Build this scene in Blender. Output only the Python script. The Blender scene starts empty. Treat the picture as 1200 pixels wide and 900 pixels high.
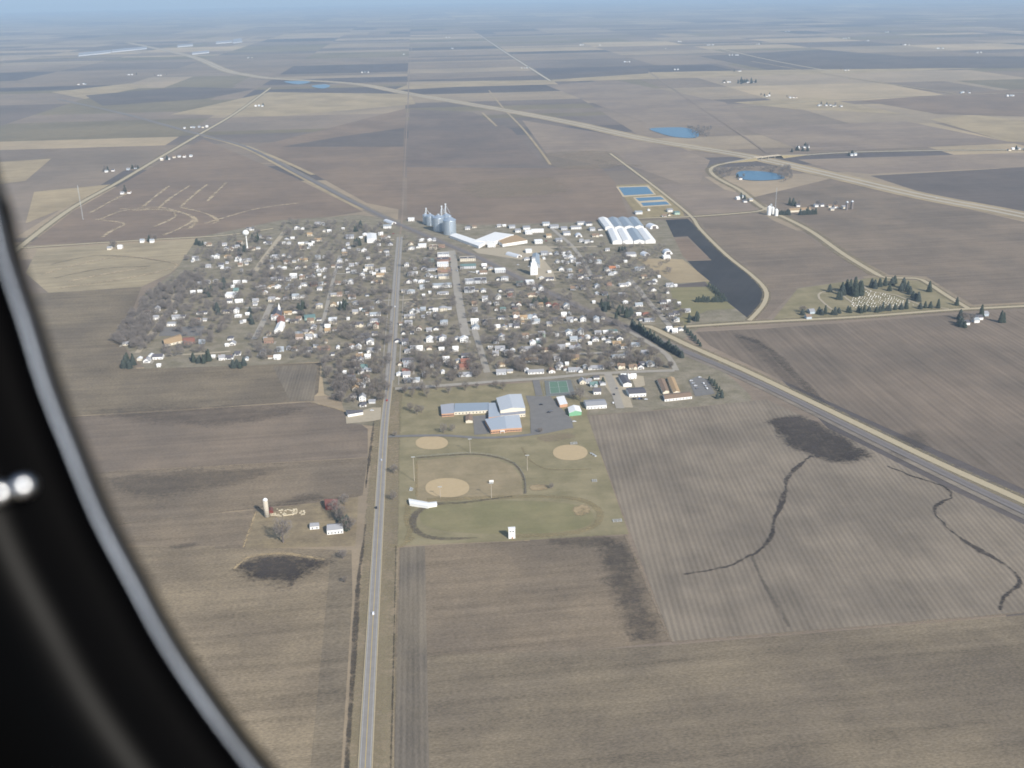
import bpy, math, random
import numpy as np
from mathutils import Matrix, Vector
random.seed(7); RNG = np.random.default_rng(7)
S = bpy.context.scene
COL = S.collection
R = math.radians

# ------------------------------------------------------------------ camera
H = 470.0                      # aircraft height above the ground, metres
FPX = 1200.0                   # focal length in photo pixels (photo 1200x900)
TILT = 0.018
def _n(v): v = np.array(v, float); return v/np.linalg.norm(v)
UPc = _n((-TILT, 1, (459+TILT*116)/FPX))          # world axes seen in camera space
Yc = _n((-116, 459, -FPX)); Yc = _n(Yc-UPc*Yc.dot(UPc))
Xc = np.cross(Yc, UPc)
RM = np.array([Xc, Yc, UPc])                       # camera -> world
cam = bpy.data.cameras.new('camera'); camo = bpy.data.objects.new('camera', cam); COL.objects.link(camo)
camo.matrix_world = Matrix.Translation((0, 0, H)) @ Matrix(RM.tolist()).to_4x4()
cam.sensor_width = 36; cam.lens = 36*FPX/1200
cam.clip_start = 0.02; cam.clip_end = 120000
cam.dof.use_dof = True; cam.dof.focus_distance = 1500; cam.dof.aperture_fstop = 0.036/0.0045
S.camera = camo

# ------------------------------------------------------------------ sky, sun, exposure
SUN_AZ = math.atan2(-0.86, 0.51)   # direction towards the sun in the ground plane (x right, y away)
SUN_EL = R(35)
W = bpy.data.worlds.new('World'); S.world = W; W.use_nodes = True
nt = W.node_tree; bg = nt.nodes['Background']
sky = nt.nodes.new('ShaderNodeTexSky'); sky.sky_type = 'NISHITA'; sky.sun_disc = False
sky.sun_elevation = SUN_EL; sky.sun_rotation = math.pi/2-SUN_AZ
sky.altitude = 200; sky.dust_density = 1.2; sky.air_density = 1.0
nt.links.new(sky.outputs[0], bg.inputs[0]); bg.inputs[1].default_value = 0.11
sun = bpy.data.lights.new('sun', 'SUN'); sun.energy = 3.8; sun.angle = R(0.5); sun.color = (1, .955, .88)
suno = bpy.data.objects.new('sun', sun); COL.objects.link(suno)
sd = Vector((math.cos(SUN_AZ)*math.cos(SUN_EL), math.sin(SUN_AZ)*math.cos(SUN_EL), math.sin(SUN_EL)))
suno.rotation_euler = sd.to_track_quat('Z', 'Y').to_euler(); suno.location = (0, 0, 600)
S.view_settings.view_transform = 'Standard'; S.view_settings.look = 'None'
S.view_settings.gamma = 1; S.view_settings.use_curve_mapping = False
S.view_settings.exposure = 0.5
S.render.engine = 'CYCLES'
S.cycles.use_denoising = True; S.cycles.pixel_filter_type = 'BLACKMAN_HARRIS'; S.cycles.filter_width = 1.7
S.cycles.max_bounces = 5; S.cycles.diffuse_bounces = 2; S.cycles.glossy_bounces = 2
S.cycles.transparent_max_bounces = 12; S.cycles.volume_bounces = 0
S.cycles.sample_clamp_indirect = 4

# ------------------------------------------------------------------ helpers
def P(x, y, z=0.0):
    """ground point (at height z) that the photograph shows at pixel x, y"""
    d = RM @ np.array([(x-600)/FPX, -(y-450)/FPX, -1.0])
    t = (z-H)/d[2]
    return np.array([d[0]*t, d[1]*t, z])
def P2(x, y, z=0.0): p = P(x, y, z); return (p[0], p[1])
def mpp(x, y): return float(np.linalg.norm(P(x+.5, y)-P(x-.5, y)))
def PL(s):
    """'x,y x,y ...' -> list of pixel pairs"""
    return [tuple(float(q) for q in t.split(',')) for t in s.split()]
def G(s): return [P2(*t) for t in PL(s)]

class MB:
    def __init__(s): s.v = []; s.f = []; s.a = []
    def add(s, v, f):
        o = len(s.v); s.v += [tuple(map(float, q)) for q in v]; s.f += [tuple(i+o for i in q) for q in f]
    def box(s, x0, x1, y0, y1, z0, z1):
        s.add([(x0,y0,z0),(x1,y0,z0),(x1,y1,z0),(x0,y1,z0),(x0,y0,z1),(x1,y0,z1),(x1,y1,z1),(x0,y1,z1)],
              [(0,3,2,1),(4,5,6,7),(0,1,5,4),(1,2,6,5),(2,3,7,6),(3,0,4,7)])
    def tube(s, pts, rad, n=6, cap=True):
        pts = [np.array(p, float) for p in pts]; o = len(s.v)
        for i, p in enumerate(pts):
            t = pts[min(i+1, len(pts)-1)]-pts[max(i-1, 0)]; t = t/np.linalg.norm(t)
            a = np.cross(t, (0,0,1) if abs(t[2]) < .9 else (1,0,0)); a /= np.linalg.norm(a); b = np.cross(t, a)
            r = rad[i] if hasattr(rad, '__len__') else rad
            for k in range(n):
                th = 2*math.pi*k/n; s.v.append(tuple(p+r*(a*math.cos(th)+b*math.sin(th))))
        for i in range(len(pts)-1):
            for k in range(n):
                s.f.append((o+i*n+k, o+i*n+(k+1)%n, o+(i+1)*n+(k+1)%n, o+(i+1)*n+k))
        if cap: s.f.append(tuple(o+k for k in range(n))[::-1]); s.f.append(tuple(o+(len(pts)-1)*n+k for k in range(n)))
    def lathe(s, prof, n=20, c=(0,0)):
        o = len(s.v)
        for r, z in prof:
            for k in range(n): s.v.append((c[0]+r*math.cos(2*math.pi*k/n), c[1]+r*math.sin(2*math.pi*k/n), z))
        for i in range(len(prof)-1):
            for k in range(n): s.f.append((o+i*n+k, o+i*n+(k+1)%n, o+(i+1)*n+(k+1)%n, o+(i+1)*n+k))
        s.f.append(tuple(o+k for k in range(n))[::-1]); s.f.append(tuple(o+(len(prof)-1)*n+k for k in range(n)))
    def mesh(s, name, mat, smooth=False):
        me = bpy.data.meshes.new(name); me.from_pydata(s.v, [], s.f); me.update()
        if mat: me.materials.append(mat)
        if smooth: me.polygons.foreach_set('use_smooth', [True]*len(me.polygons))
        return me
    def build(s, name, mat, parent=None, smooth=False, loc=None):
        return obj(name, s.mesh(name, mat, smooth), parent, loc)
def obj(name, me, parent=None, loc=None, rz=0):
    o = bpy.data.objects.new(name, me); COL.objects.link(o)
    if parent is not None: o.parent = parent
    if loc is not None: o.location = loc
    if rz: o.rotation_euler = (0, 0, rz)
    return o
def tag(o, label, cat, group=None, kind=None):
    o['label'] = label; o['category'] = cat
    if group: o['group'] = group
    if kind: o['kind'] = kind
    return o
def thing(name, label, cat, loc, rz=0, group=None): return tag(obj(name, None, None, loc, rz), label, cat, group)
def setting(o, label=None):
    o['kind'] = 'structure'
    if label: o['label'] = label
    return o
def copy_tree(o, parent=None):
    c = o.copy(); COL.objects.link(c)
    if parent is not None: c.parent = parent
    for ch in o.children: copy_tree(ch, c)
    return c

# ------------------------------------------------------------------ materials
MATS = {}
def nodes(name):
    m = bpy.data.materials.new(name); m.use_nodes = True
    return m, m.node_tree, m.node_tree.nodes['Principled BSDF']
def mth(t, op, a, b=None, clamp=False):
    n = t.nodes.new('ShaderNodeMath'); n.operation = op; n.use_clamp = clamp
    for i, q in enumerate((a, b)):
        if q is None: continue
        if isinstance(q, (int, float)): n.inputs[i].default_value = q
        else: t.links.new(q, n.inputs[i])
    return n.outputs[0]
def noise(t, vec, scale, detail=3, rough=.6):
    n = t.nodes.new('ShaderNodeTexNoise'); n.inputs['Scale'].default_value = scale
    n.inputs['Detail'].default_value = detail; n.inputs['Roughness'].default_value = rough
    t.links.new(vec, n.inputs['Vector']); return n.outputs[0]
def mapping(t, vec, rz=0, sc=(1,1,1)):
    n = t.nodes.new('ShaderNodeMapping'); n.inputs['Rotation'].default_value = (0,0,rz); n.inputs['Scale'].default_value = sc
    t.links.new(vec, n.inputs['Vector']); return n.outputs[0]
def mixc(t, fac, a, b, mode='MIX'):
    n = t.nodes.new('ShaderNodeMix'); n.data_type = 'RGBA'; n.blend_type = mode
    if isinstance(fac, (int, float)): n.inputs[0].default_value = fac
    else: t.links.new(fac, n.inputs[0])
    for i, q in ((6, a), (7, b)):
        if isinstance(q, tuple): n.inputs[i].default_value = (*q, 1)
        else: t.links.new(q, n.inputs[i])
    return n.outputs[2]
def smooth(t, v, lo, hi):
    n = t.nodes.new('ShaderNodeMapRange'); n.interpolation_type = 'SMOOTHSTEP'
    n.inputs[1].default_value = lo; n.inputs[2].default_value = hi; t.links.new(v, n.inputs[0]); return n.outputs[0]
def scalec(t, col, f):
    n = t.nodes.new('ShaderNodeVectorMath'); n.operation = 'SCALE'; t.links.new(col, n.inputs[0]); t.links.new(f, n.inputs['Scale']); return n.outputs[0]
def pos(t): return t.nodes.new('ShaderNodeNewGeometry').outputs['Position']

def M(key, rgb, rough=.8, vary=.12, scale=.6, metal=0.0, spec=.3):
    if key in MATS: return MATS[key]
    m, t, b = nodes(key)
    f = mth(t, 'ADD', mth(t, 'MULTIPLY', noise(t, pos(t), scale, 3), 2*vary), 1-vary)
    rgbn = t.nodes.new('ShaderNodeRGB'); rgbn.outputs[0].default_value = (*rgb, 1)
    t.links.new(scalec(t, rgbn.outputs[0], f), b.inputs['Base Color'])
    b.inputs['Roughness'].default_value = rough; b.inputs['Metallic'].default_value = metal; b.inputs['Specular IOR Level'].default_value = spec
    MATS[key] = m; return m

def soil(key, c1, c2, ang=0.0, period=0.0, rowk=.0, streak=.22, patch=.006, fine=.35, soft=False, attr=False, dark=None):
    """tilled ground: patches, streaks along the direction of work, rows and clods"""
    if key in MATS: return MATS[key]
    m, t, b = nodes(key); p = pos(t); q = mapping(t, p, R(-ang))
    col = mixc(t, smooth(t, noise(t, p, patch, 5, .62), .34, .66), c1, c2)
    if attr:
        at = t.nodes.new('ShaderNodeAttribute'); at.attribute_name = 'tint'; col = mixc(t, 1.0, col, at.outputs['Color'], 'MULTIPLY')
    f = mth(t, 'MULTIPLY', mth(t, 'SUBTRACT', noise(t, mapping(t, q, 0, (.006, .11, 1)), 1, 4, .65), .5), 2.0*streak*1.6)
    f = mth(t, 'ADD', f, mth(t, 'MULTIPLY', mth(t, 'SUBTRACT', noise(t, mapping(t, q, 0, (.35, .8, 1)), 1, 2, .6), .5), fine*1.6))
    f = mth(t, 'ADD', f, mth(t, 'MULTIPLY', mth(t, 'SUBTRACT', noise(t, p, .03, 4, .6), .5), .34))
    f = mth(t, 'ADD', f, mth(t, 'MULTIPLY', mth(t, 'SUBTRACT', noise(t, mapping(t, q, 0, (.0007, .07, 1)), 1, 3, .7), .5), streak*1.5))
    if period:
        w = t.nodes.new('ShaderNodeTexWave'); w.bands_direction = 'Y'; w.inputs['Scale'].default_value = 2*math.pi/(20*period)
        w.inputs['Distortion'].default_value = .6; w.inputs['Detail'].default_value = 1; w.inputs['Detail Scale'].default_value = .15
        t.links.new(q, w.inputs['Vector'])
        am = mth(t, 'ADD', mth(t, 'MULTIPLY', noise(t, p, .012, 3), 1.4), .2)
        f = mth(t, 'ADD', f, mth(t, 'MULTIPLY', mth(t, 'MULTIPLY', mth(t, 'SUBTRACT', w.outputs[1], .5), 2*rowk), am))
    f = mth(t, 'MAXIMUM', mth(t, 'ADD', f, 1.0), .25)
    t.links.new(scalec(t, col, f), b.inputs['Base Color'])
    b.inputs['Roughness'].default_value = 1; b.inputs['Specular IOR Level'].default_value = .05
    if soft: _soft(m, t, b, soft)
    MATS[key] = m; return m
def _soft(m, t, b, k=1.0):
    """ragged edge from the mesh attribute, broken up by noise; k = how completely the patch covers what lies below"""
    at = t.nodes.new('ShaderNodeAttribute'); at.attribute_name = 'soft'; p = pos(t)
    nz = mth(t, 'ADD', mth(t, 'MULTIPLY', noise(t, p, .03, 4, .65), .6), mth(t, 'MULTIPLY', noise(t, p, .24, 4, .7), .5))
    a = mth(t, 'ADD', at.outputs['Fac'], mth(t, 'MULTIPLY', mth(t, 'SUBTRACT', nz, .55), 2.0))
    a = mth(t, 'MULTIPLY', smooth(t, a, .22, .95), k)
    a = mth(t, 'MULTIPLY', a, mth(t, 'ADD', mth(t, 'MULTIPLY', smooth(t, noise(t, p, .06, 5, .75), .3, .7), .5), .5))
    tr = t.nodes.new('ShaderNodeBsdfTransparent'); mx = t.nodes.new('ShaderNodeMixShader'); out = t.nodes['Material Output']
    t.links.new(a, mx.inputs[0]); t.links.new(tr.outputs[0], mx.inputs[1]); t.links.new(b.outputs[0], mx.inputs[2]); t.links.new(mx.outputs[0], out.inputs[0])

def hexl(r, g, b):  # sRGB 0-255 -> linear
    f = lambda c: ((c/255+.055)/1.055)**2.4 if c > 10 else c/255/12.92
    return (f(r), f(g), f(b))

# ------------------------------------------------------------------ sheets and ribbons
_layer = [0]
def lift(z):
    """layer height of a ground sheet; every sheet gets its own height so that no two lie in one plane"""
    _layer[0] += 1; return 2*z+(_layer[0] % 9)*.004
def sheet(name, pts, mat, z, label=None):
    z = lift(z)
    me = bpy.data.meshes.new(name); me.from_pydata([(x, y, z) for x, y in pts], [], [tuple(range(len(pts)))]); me.update()
    if me.polygons[0].normal.z < 0: me.flip_normals()
    me.materials.append(mat); return setting(obj(name, me), label)
def catmull(pts, step=4.0, closed=False, maxn=60):
    pts = [np.array(p[:2], float) for p in pts]; n = len(pts); out = []
    seg = range(n if closed else n-1)
    for i in seg:
        g = (lambda k: pts[k % n]) if closed else (lambda k: pts[min(max(k, 0), n-1)])
        p0, p1, p2, p3 = g(i-1), g(i), g(i+1), g(i+2)
        m = int(min(max(np.linalg.norm(p2-p1)/step, 2), maxn))
        for k in range(m):
            u = k/m; out.append(.5*((2*p1)+(-p0+p2)*u+(2*p0-5*p1+4*p2-p3)*u*u+(-p0+3*p1-3*p2+p3)*u**3))
    if not closed: out.append(pts[-1])
    return np.array(out)
def ribbon(name, pts, width, mat, z, feather=0.0, step=8.0, closed=False, curve=True, zs=None, label=None, parent=None, jitter=0, meander=0):
    z = lift(z)
    c = catmull(pts, step, closed) if curve else np.array([p[:2] for p in pts], float)
    n = len(c)
    if meander:
        w1 = np.stack([np.convolve(RNG.normal(size=n+6), np.ones(7)/7, 'valid')[:n]*2+np.convolve(RNG.normal(size=n+1), np.ones(2)/2, 'valid')[:n]*.6 for _ in (0, 1)], 1); c = c+w1*meander
    if closed: t = np.roll(c, -1, 0)-np.roll(c, 1, 0)
    else: t = np.gradient(c, axis=0)
    t /= np.linalg.norm(t, axis=1)[:, None]+1e-9
    nn = np.stack([-t[:, 1], t[:, 0]], 1)
    w = np.array(width)*np.ones(n) if not hasattr(width, '__len__') else np.interp(np.linspace(0, 1, n), np.linspace(0, 1, len(width)), width)
    if jitter: w = w*(1+jitter*np.convolve(RNG.normal(size=n+6), np.ones(7)/7, 'valid')[:n]*2)
    offs = [(-.5, 1, -0.), (.5, 1, 0.)] if not feather else [(-.5, 0, -feather), (-.5, .74, 0), (0, .86, 0), (.5, .74, 0), (.5, 0, feather)]
    v = []; a = []
    zz = np.full(n, z) if zs is None else np.interp(np.linspace(0, 1, n), np.linspace(0, 1, len(zs)), zs)
    for i in range(n):
        for o, al, ex in offs:
            q = c[i]+nn[i]*(o*w[i]+ex); v.append((q[0], q[1], zz[i])); a.append(al)
    k = len(offs); f = []
    for i in range(n if closed else n-1):
        j = (i+1) % n
        for e in range(k-1): f.append((i*k+e, j*k+e, j*k+e+1, i*k+e+1))
    me = bpy.data.meshes.new(name); me.from_pydata(v, [], f); me.update()
    if me.polygons[0].normal.z < 0: me.flip_normals()
    me.materials.append(mat)
    if feather:
        at = me.attributes.new('soft', 'FLOAT', 'POINT'); at.data.foreach_set('value', np.array(a, np.float32))
    o = obj(name, me, parent)
    if parent is None: setting(o, label)
    return o
def blob(name, pts, mat, z, feather, label=None):
    """irregular patch whose edge fades raggedly into the soil around it"""
    z = lift(z); c = catmull(pts, 8, True, 10); lo, hi = c.min(0)-feather*1.2, c.max(0)+feather*1.2
    nx, ny = (int(min(max((hi[k]-lo[k])/(feather*.55), 8), 60)) for k in (0, 1))
    gx, gy = np.meshgrid(np.linspace(lo[0], hi[0], nx), np.linspace(lo[1], hi[1], ny)); g = np.stack([gx.ravel(), gy.ravel()], 1)
    d = np.full(len(g), 1e9); ins = np.zeros(len(g), bool)
    for a, b in zip(c, np.roll(c, -1, 0)):
        ab = b-a; u = np.clip(((g-a)@ab)/(ab@ab+1e-9), 0, 1); d = np.minimum(d, np.linalg.norm(g-a-u[:, None]*ab, axis=1))
        cr = ((a[1] > g[:, 1]) != (b[1] > g[:, 1])); xx = (b[0]-a[0])*(g[:, 1]-a[1])/((b[1]-a[1]) if abs(b[1]-a[1]) > 1e-9 else 1e-9)+a[0]; ins ^= cr & (g[:, 0] < xx)
    so = np.clip(.5+np.where(ins, d, -d)/(2*feather), 0, 1)
    f = [(j*nx+i, j*nx+i+1, (j+1)*nx+i+1, (j+1)*nx+i) for j in range(ny-1) for i in range(nx-1) if max(so[j*nx+i], so[j*nx+i+1], so[(j+1)*nx+i], so[(j+1)*nx+i+1]) > 0]
    me = bpy.data.meshes.new(name); me.from_pydata([(q[0], q[1], z) for q in g], [], f); me.update(); me.materials.append(mat)
    at = me.attributes.new('soft', 'FLOAT', 'POINT'); at.data.foreach_set('value', so.astype(np.float32))
    return setting(obj(name, me), label)

# ------------------------------------------------------------------ the land
HX = P2(450, 500)[0]                         # the highway runs along +Y at this X
TAN = hexl(158, 141, 112); BRN = hexl(122, 108, 93); GRY = hexl(120, 111, 104); DRK = hexl(74, 70, 70); OLV = hexl(118, 110, 86); PALE = hexl(176, 160, 130)
def quilt():
    v = []; f = []; col = []
    cell = 804.67
    pal = [hexl(150,135,113)]*4+[hexl(130,117,102)]*6+[hexl(114,104,95)]*4+[hexl(94,88,85)]*2+[hexl(164,147,119)]*1+[hexl(122,112,91)]*2
    for i in range(-56, 58):
        for j in range(-5, 58):
            x0 = HX+i*cell; y0 = 1210+j*cell; cx, cy = x0+cell/2, y0+cell/2
            if math.hypot(cx, cy) > 45500: continue
            r = random.random(); k = 1
            if r < .3: k = 2
            elif r < .6: k = 3
            elif r < .8: k = 5
            horiz = random.random() < .8
            cuts = [0]+sorted(random.uniform(.15, .85) for _ in range(k-1))+[1]
            for a, b in zip(cuts[:-1], cuts[1:]):
                if horiz: q = (x0, x0+cell, y0+a*cell, y0+b*cell)
                else: q = (x0+a*cell, x0+b*cell, y0, y0+cell)
                o = len(v); v += [(q[0],q[2],0),(q[1],q[2],0),(q[1],q[3],0),(q[0],q[3],0)]; f.append((o,o+1,o+2,o+3))
                c = np.array(random.choice(pal))*random.uniform(.93, 1.07); col += [(*c, 1)]*4
    me = bpy.data.meshes.new('ground'); me.from_pydata(v, [], f); me.update()
    ca = me.color_attributes.new('tint', 'FLOAT_COLOR', 'CORNER'); ca.data.foreach_set('color', np.array(col, np.float32).ravel())
    me.materials.append(soil('quilt_of_fields', (1.12,1.1,1.08), (.86,.87,.9), 0, streak=.14, patch=.002, attr=True))
    setting(obj('ground', me), 'patchwork of bare brown and tan farm fields reaching the horizon')
quilt()
base = MB(); base.lathe([(46000, -3), (46000, -1)], 48); setting(base.build('terrain', M('far_soil', hexl(110,100,92), 1, .2, .001)))

TZ = .06
_a, _b = P(900, 500), P(962, 600); ROWANG = math.degrees(math.atan2(_a[1]-_b[1], _a[0]-_b[0]))
def field(name, pts, mat, z=TZ, label=None): return sheet(name, G(pts), mat, z, label)
m_stub = soil('stubble_tan', hexl(139,125,103), hexl(119,107,90), 2, 0, streak=.26, patch=.008, fine=.8)
m_stub2 = soil('stubble_brown', hexl(127,115,96), hexl(109,99,85), 2, 0, streak=.24, patch=.008, fine=.8)
m_mid = soil('worked_brown', hexl(131,117,98), hexl(113,102,88), 2, 0, streak=.24, patch=.007, fine=.7)
m_midg = soil('worked_grey', hexl(129,115,99), hexl(113,102,90), 3, 0, streak=.2, patch=.006, fine=.5)
m_rows = soil('row_stubble', hexl(133,122,107), hexl(114,105,93), ROWANG, 5.1, .12, streak=.14, patch=.009, fine=.25)
m_rows2 = soil('row_stubble_diagonal', hexl(124,111,97), hexl(108,98,87), 90, 8.0, .07, streak=.22, patch=.005, fine=.25)
m_ns = soil('headland', hexl(122,112,97), hexl(108,100,89), 90, 4.0, .08, streak=.3, patch=.012, fine=.4)
m_dark = soil('dark_tilled', hexl(70,69,69), hexl(62,62,63), 60, 0, streak=.12, fine=.25)
m_tan = soil('tan_hay', hexl(161,147,120), hexl(143,131,108), 8, 0, streak=.2, fine=.2)
m_tan2 = soil('tan_hay_far', hexl(166,149,119), hexl(148,133,107), 0, 0, streak=.12, fine=.2)
m_far1 = soil('far_brown', hexl(132,115,98), hexl(118,104,91), 0, 0, streak=.16, fine=.2, patch=.004)
m_far2 = soil('far_dark', hexl(106,97,90), hexl(96,89,84), 0, 0, streak=.16, fine=.2, patch=.004)
m_far3 = soil('far_grey_tan', hexl(142,127,110), hexl(127,114,102), 0, 0, streak=.16, fine=.2, patch=.004)
m_grass = soil('dormant_grass', hexl(127,119,92), hexl(139,129,102), 0, 0, streak=.1, patch=.03, fine=.2)
m_green = soil('greener_turf', hexl(121,116,86), hexl(132,124,94), 0, 0, streak=.1, patch=.02, fine=.18)
m_town = soil('town_lawns', hexl(120,113,94), hexl(138,129,112), 0, 0, streak=.1, patch=.05, fine=.5)
m_verge = soil('verge_grass', hexl(150,136,103), hexl(136,123,94), 90, 0, streak=.2, patch=.03, fine=.25)

# fields, from the aircraft outwards
field('field', '500,768 690,762 785,756 1000,738 1230,718 1500,900 1700,1200 420,1200 455,1000 462,900 463,770', m_stub2, TZ, 'olive brown stubble field nearest the aircraft')
field('field', '468,641 732,628 785,752 690,762 500,768 462,770', m_mid, TZ, 'brown field south of the running track')
field('field', '469,642 498,640 503,900 508,1200 446,1200 462,900', m_ns, TZ+.04, 'dark headland strip beside the highway')
field('field', '688,488 800,479 898,468 1000,516 1100,567 1215,622 1420,715 1230,716 1000,735 787,752', m_rows, TZ, 'pale grey field with straight stubble rows')
field('field', '815,389 900,385 1113,369 1320,357 1360,640 1215,580 1000,484 870,424 832,405', m_rows2, TZ, 'grey brown field between the gravel road and the cemetery road')
field('field', '776,258 806,256.5 818,268 850,298 876,321 896,340 896,350 886,366 876,376 840,378 826,374 821,368 828,365 862,363 850,352 828,328 800,306 834,305 806,277 789,278 781,268', m_dark, TZ, 'almost black freshly tilled field')
field('field', '765,270 780,270 789,280 805,279 832,304 800,305 790,300 780,292', m_far1, TZ, 'brown plot beside the black tilled field')
field('field', '824,262 905,258 940,273 985,301 1022,322 935,337 898,374 884,374 899,350 898,338 880,320 850,297 826,270', m_midg, TZ, 'grey brown field west of the tan road')
field('field', '880,232 975,209 1200,260 1400,312 1400,345 1140,357 1085,324 1042,322 992,297 930,257 898,240', m_midg, TZ, 'wide grey brown field behind the cemetery')
field('field', '1020,206 1200,196 1330,191 1330,280 1200,250 1085,227', m_far2, TZ, 'dark field beyond the interstate')
field('field', '935,187 1200,179 1330,176 1330,190 1020,204 975,200', m_far3, TZ, 'tan field under the overpass road')
field('field', '477,196 640,197 700,192 722,215 738,257 640,261 540,262 477,250', m_far1, TZ, 'big brown field north of the grain bins')
field('field', '480,128 553,131 600,152 638,194 477,195', soil('far_mid_brown', hexl(120,107,96), hexl(106,96,89), 0, 0, streak=.16, fine=.2, patch=.004), TZ, 'darker brown field below the interstate')
field('field', '612,141 700,155 800,174 832,188 820,214 800,216 738,194 700,193 642,182', m_far3, TZ, 'pale grey tan field below the interstate')
field('field', '820,216 866,226 893,246 815,252 800,238 770,216', m_far3, TZ, 'rough field west of the tan road')
field('field', '300,172 476,127 470,246 430,238 370,205', m_far1, TZ, 'brown field north of the railway')
field('field', '400,160 474,150 473,172 330,172', m_far2, TZ+.05, 'dark strip north of the railway')
field('field', '86,247 238,163 345,208 425,248 335,262 265,276 110,284 32,288', m_far1, TZ, 'brown field with tan contour strips')
field('field', '44,292 190,283 232,280 222,302 200,320 166,336 60,346 30,320', m_tan, TZ, 'tan field at the western edge of town')
field('field', '28,345 166,336 142,398 160,432 280,428 376,425 373,460 362,470 60,489 -60,470', m_stub2, TZ, 'brown field south of the western wood')
field('field', '60,490 365,471 402,482 431,503 431,536 108,554 -80,560', m_midg, TZ, 'grey field west of the highway')
field('field', '108,554 431,537 425,580 410,585 260,600 256,640 60,640 -100,640', m_mid, TZ, 'brown field north of the farmstead')
field('field', '60,641 255,640 412,645 413,700 400,900 380,1200 -300,1200 -200,641', m_stub, TZ, 'tan stubble field south of the farmstead')
field('field', '388,650 412,650 413,700 399,900 385,1200 330,1200 364,900', m_stub2, TZ+.05, 'dark strip along the roadside ditch')
field('field', '320,430 372,427 368,470 340,470', m_ns, TZ+.05, 'dark ploughed corner beside the town')
field('field', '200,134 315,108 480,110 487,122 330,136', m_tan2, TZ, 'pale tan field under the far interstate')
for s, m in (('476,100 700,86 1000,80 1200,74 1200,78 1000,86 640,96 460,106', m_tan2), ('430,96 640,88 760,80 760,86 640,94', m_far2), ('640,100 720,94 850,120 880,150 760,146', m_far3),
             ('860,120 960,114 1060,134 980,130 930,128', m_tan2), ('1090,140 1140,134 1230,146 1300,170 1180,166', m_tan2), ('1010,118 1200,104 1330,100 1330,140 1100,134', m_far1),
             ('820,66 960,58 1060,66 1200,66 1330,70 1330,80 1100,80 900,82', m_far2), ('870,150 1060,142 1190,168 1000,176 940,176', m_far3), ('100,112 210,102 300,104 240,116 120,124', m_far2), ('60,108 150,98 180,100 100,116', m_tan2),
             ('0,190 60,186 30,212 0,216', m_tan2), ('40,225 130,216 90,238 30,262', m_tan2)):
    field('field', s, m, TZ*3, None)
field('field', '258,601 302,598 290,643 252,643', m_mid, TZ+.02, 'worked strip west of the near farmyard')
# town, school and cemetery turf
field('lawn', '232,278 330,258 420,252 470,258 560,264 640,262 740,258 780,258 800,300 850,352 880,376 820,384 800,398 860,445 880,464 880,470 800,478 690,487 690,470 640,447 600,447 470,458 445,500 408,496 400,470 380,462 376,424 300,428 170,432 142,402 170,345 205,318', m_town, TZ+.02, 'brown winter lawns of the town')
field('lawn', '468,458 640,447 690,468 688,487 737,626 640,632 466,640', m_grass, TZ+.05, 'school playing fields')
field('lawn', '905,376 935,338 1025,325 1087,330 1132,361 1000,371', m_grass, TZ+.04, 'cemetery grass')
field('lawn', '785,336 806,333 830,330 850,352 862,362 828,364 820,368 800,384 790,360', m_green, TZ+.05, 'green plot by the black field')
field('lawn', '745,303 800,304 832,330 790,332', m_tan2, TZ+.05, 'tan plot north of the green plot')
field('lawn', '790,334 826,330 832,336 786,337', m_far2, TZ+.07)
field('farmyard', '300,598 365,590 420,582 418,620 416,640 287,643', soil('farmyard_dirt', hexl(142,128,102), hexl(128,115,94), 0, 0, streak=.2, patch=.05, fine=.4), TZ+.05, 'bare tan farmyard')
field('farmyard', '722,217 764,215 800,246 802,254 748,256', m_verge, TZ+.05, 'tan ground around the treatment lagoons')

# wet ground, swales, contour strips
mw = soil('wet_soil', hexl(64,58,54), hexl(78,71,66), 0, streak=.15, fine=.45, soft=.98)
mw2 = soil('damp_soil', hexl(84,78,72), hexl(92,84,76), 0, streak=.15, fine=.3, soft=.4)
ml = soil('dry_strip', hexl(176,156,122), hexl(160,142,112), 0, streak=.1, fine=.2, soft=1.0)
ml2 = soil('faint_strip', hexl(150,134,112), hexl(144,130,110), 0, streak=.1, fine=.2, soft=.5)
def patch(s, mat, f, name='wet_soil', z=.2): return blob(name, G(s), mat, z, f)
patch('903,492 933,487 960,497 1013,527 1017,537 983,543 950,533 923,523 910,507', mw, 11)
patch('276,668 290,658 330,651 362,653 384,658 378,667 355,676 340,686 318,683 290,678', mw, 12)
patch('704,641 736,639 752,690 777,748 742,750 720,698', soil('damp_strip', hexl(78,72,66), hexl(90,82,74), 70, streak=.3, fine=.3, soft=.6), 13)
patch('640,632 720,628 712,640 660,640', mw2, 7)
patch('285,600 330,588 362,578 380,584 330,596', mw2, 9)
patch('200,640 230,636 228,640 205,644', mw2, 4)
patch('860,392 890,400 930,440 960,470 955,478 930,455 895,425', mw2, 12)
patch('1040,520 1070,505 1090,520 1060,540', mw2, 10)
patch('95,480 300,476 360,480 240,500', mw2, 16)
patch('130,560 260,548 330,552 180,585', mw2, 16)
patch('640,180 716,178 722,196 650,196', ml2, 14, 'dry_grass'); patch('550,215 640,208 660,225 560,232', ml2, 30, 'dry_grass')
ml3 = soil('contour_grass', hexl(186,168,138), hexl(174,157,130), 0, streak=.1, fine=.2, soft=1.0)
def swale(s, w, mat, f=1.5, name='drainage_swale', z=.22, step=5, jit=.35, me=0): return ribbon(name, G(s), w, mat, z, f, step, jitter=jit, meander=me)
swale('952,534 938,544 926,556 923,570 917,590 908,610 906,625 897,638 880,650 850,664 800,673', [3.0, 3.0, 2.6, 2.2, 1.6, .3], mw, 2.2, jit=.7, me=1.0, step=4)
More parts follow.
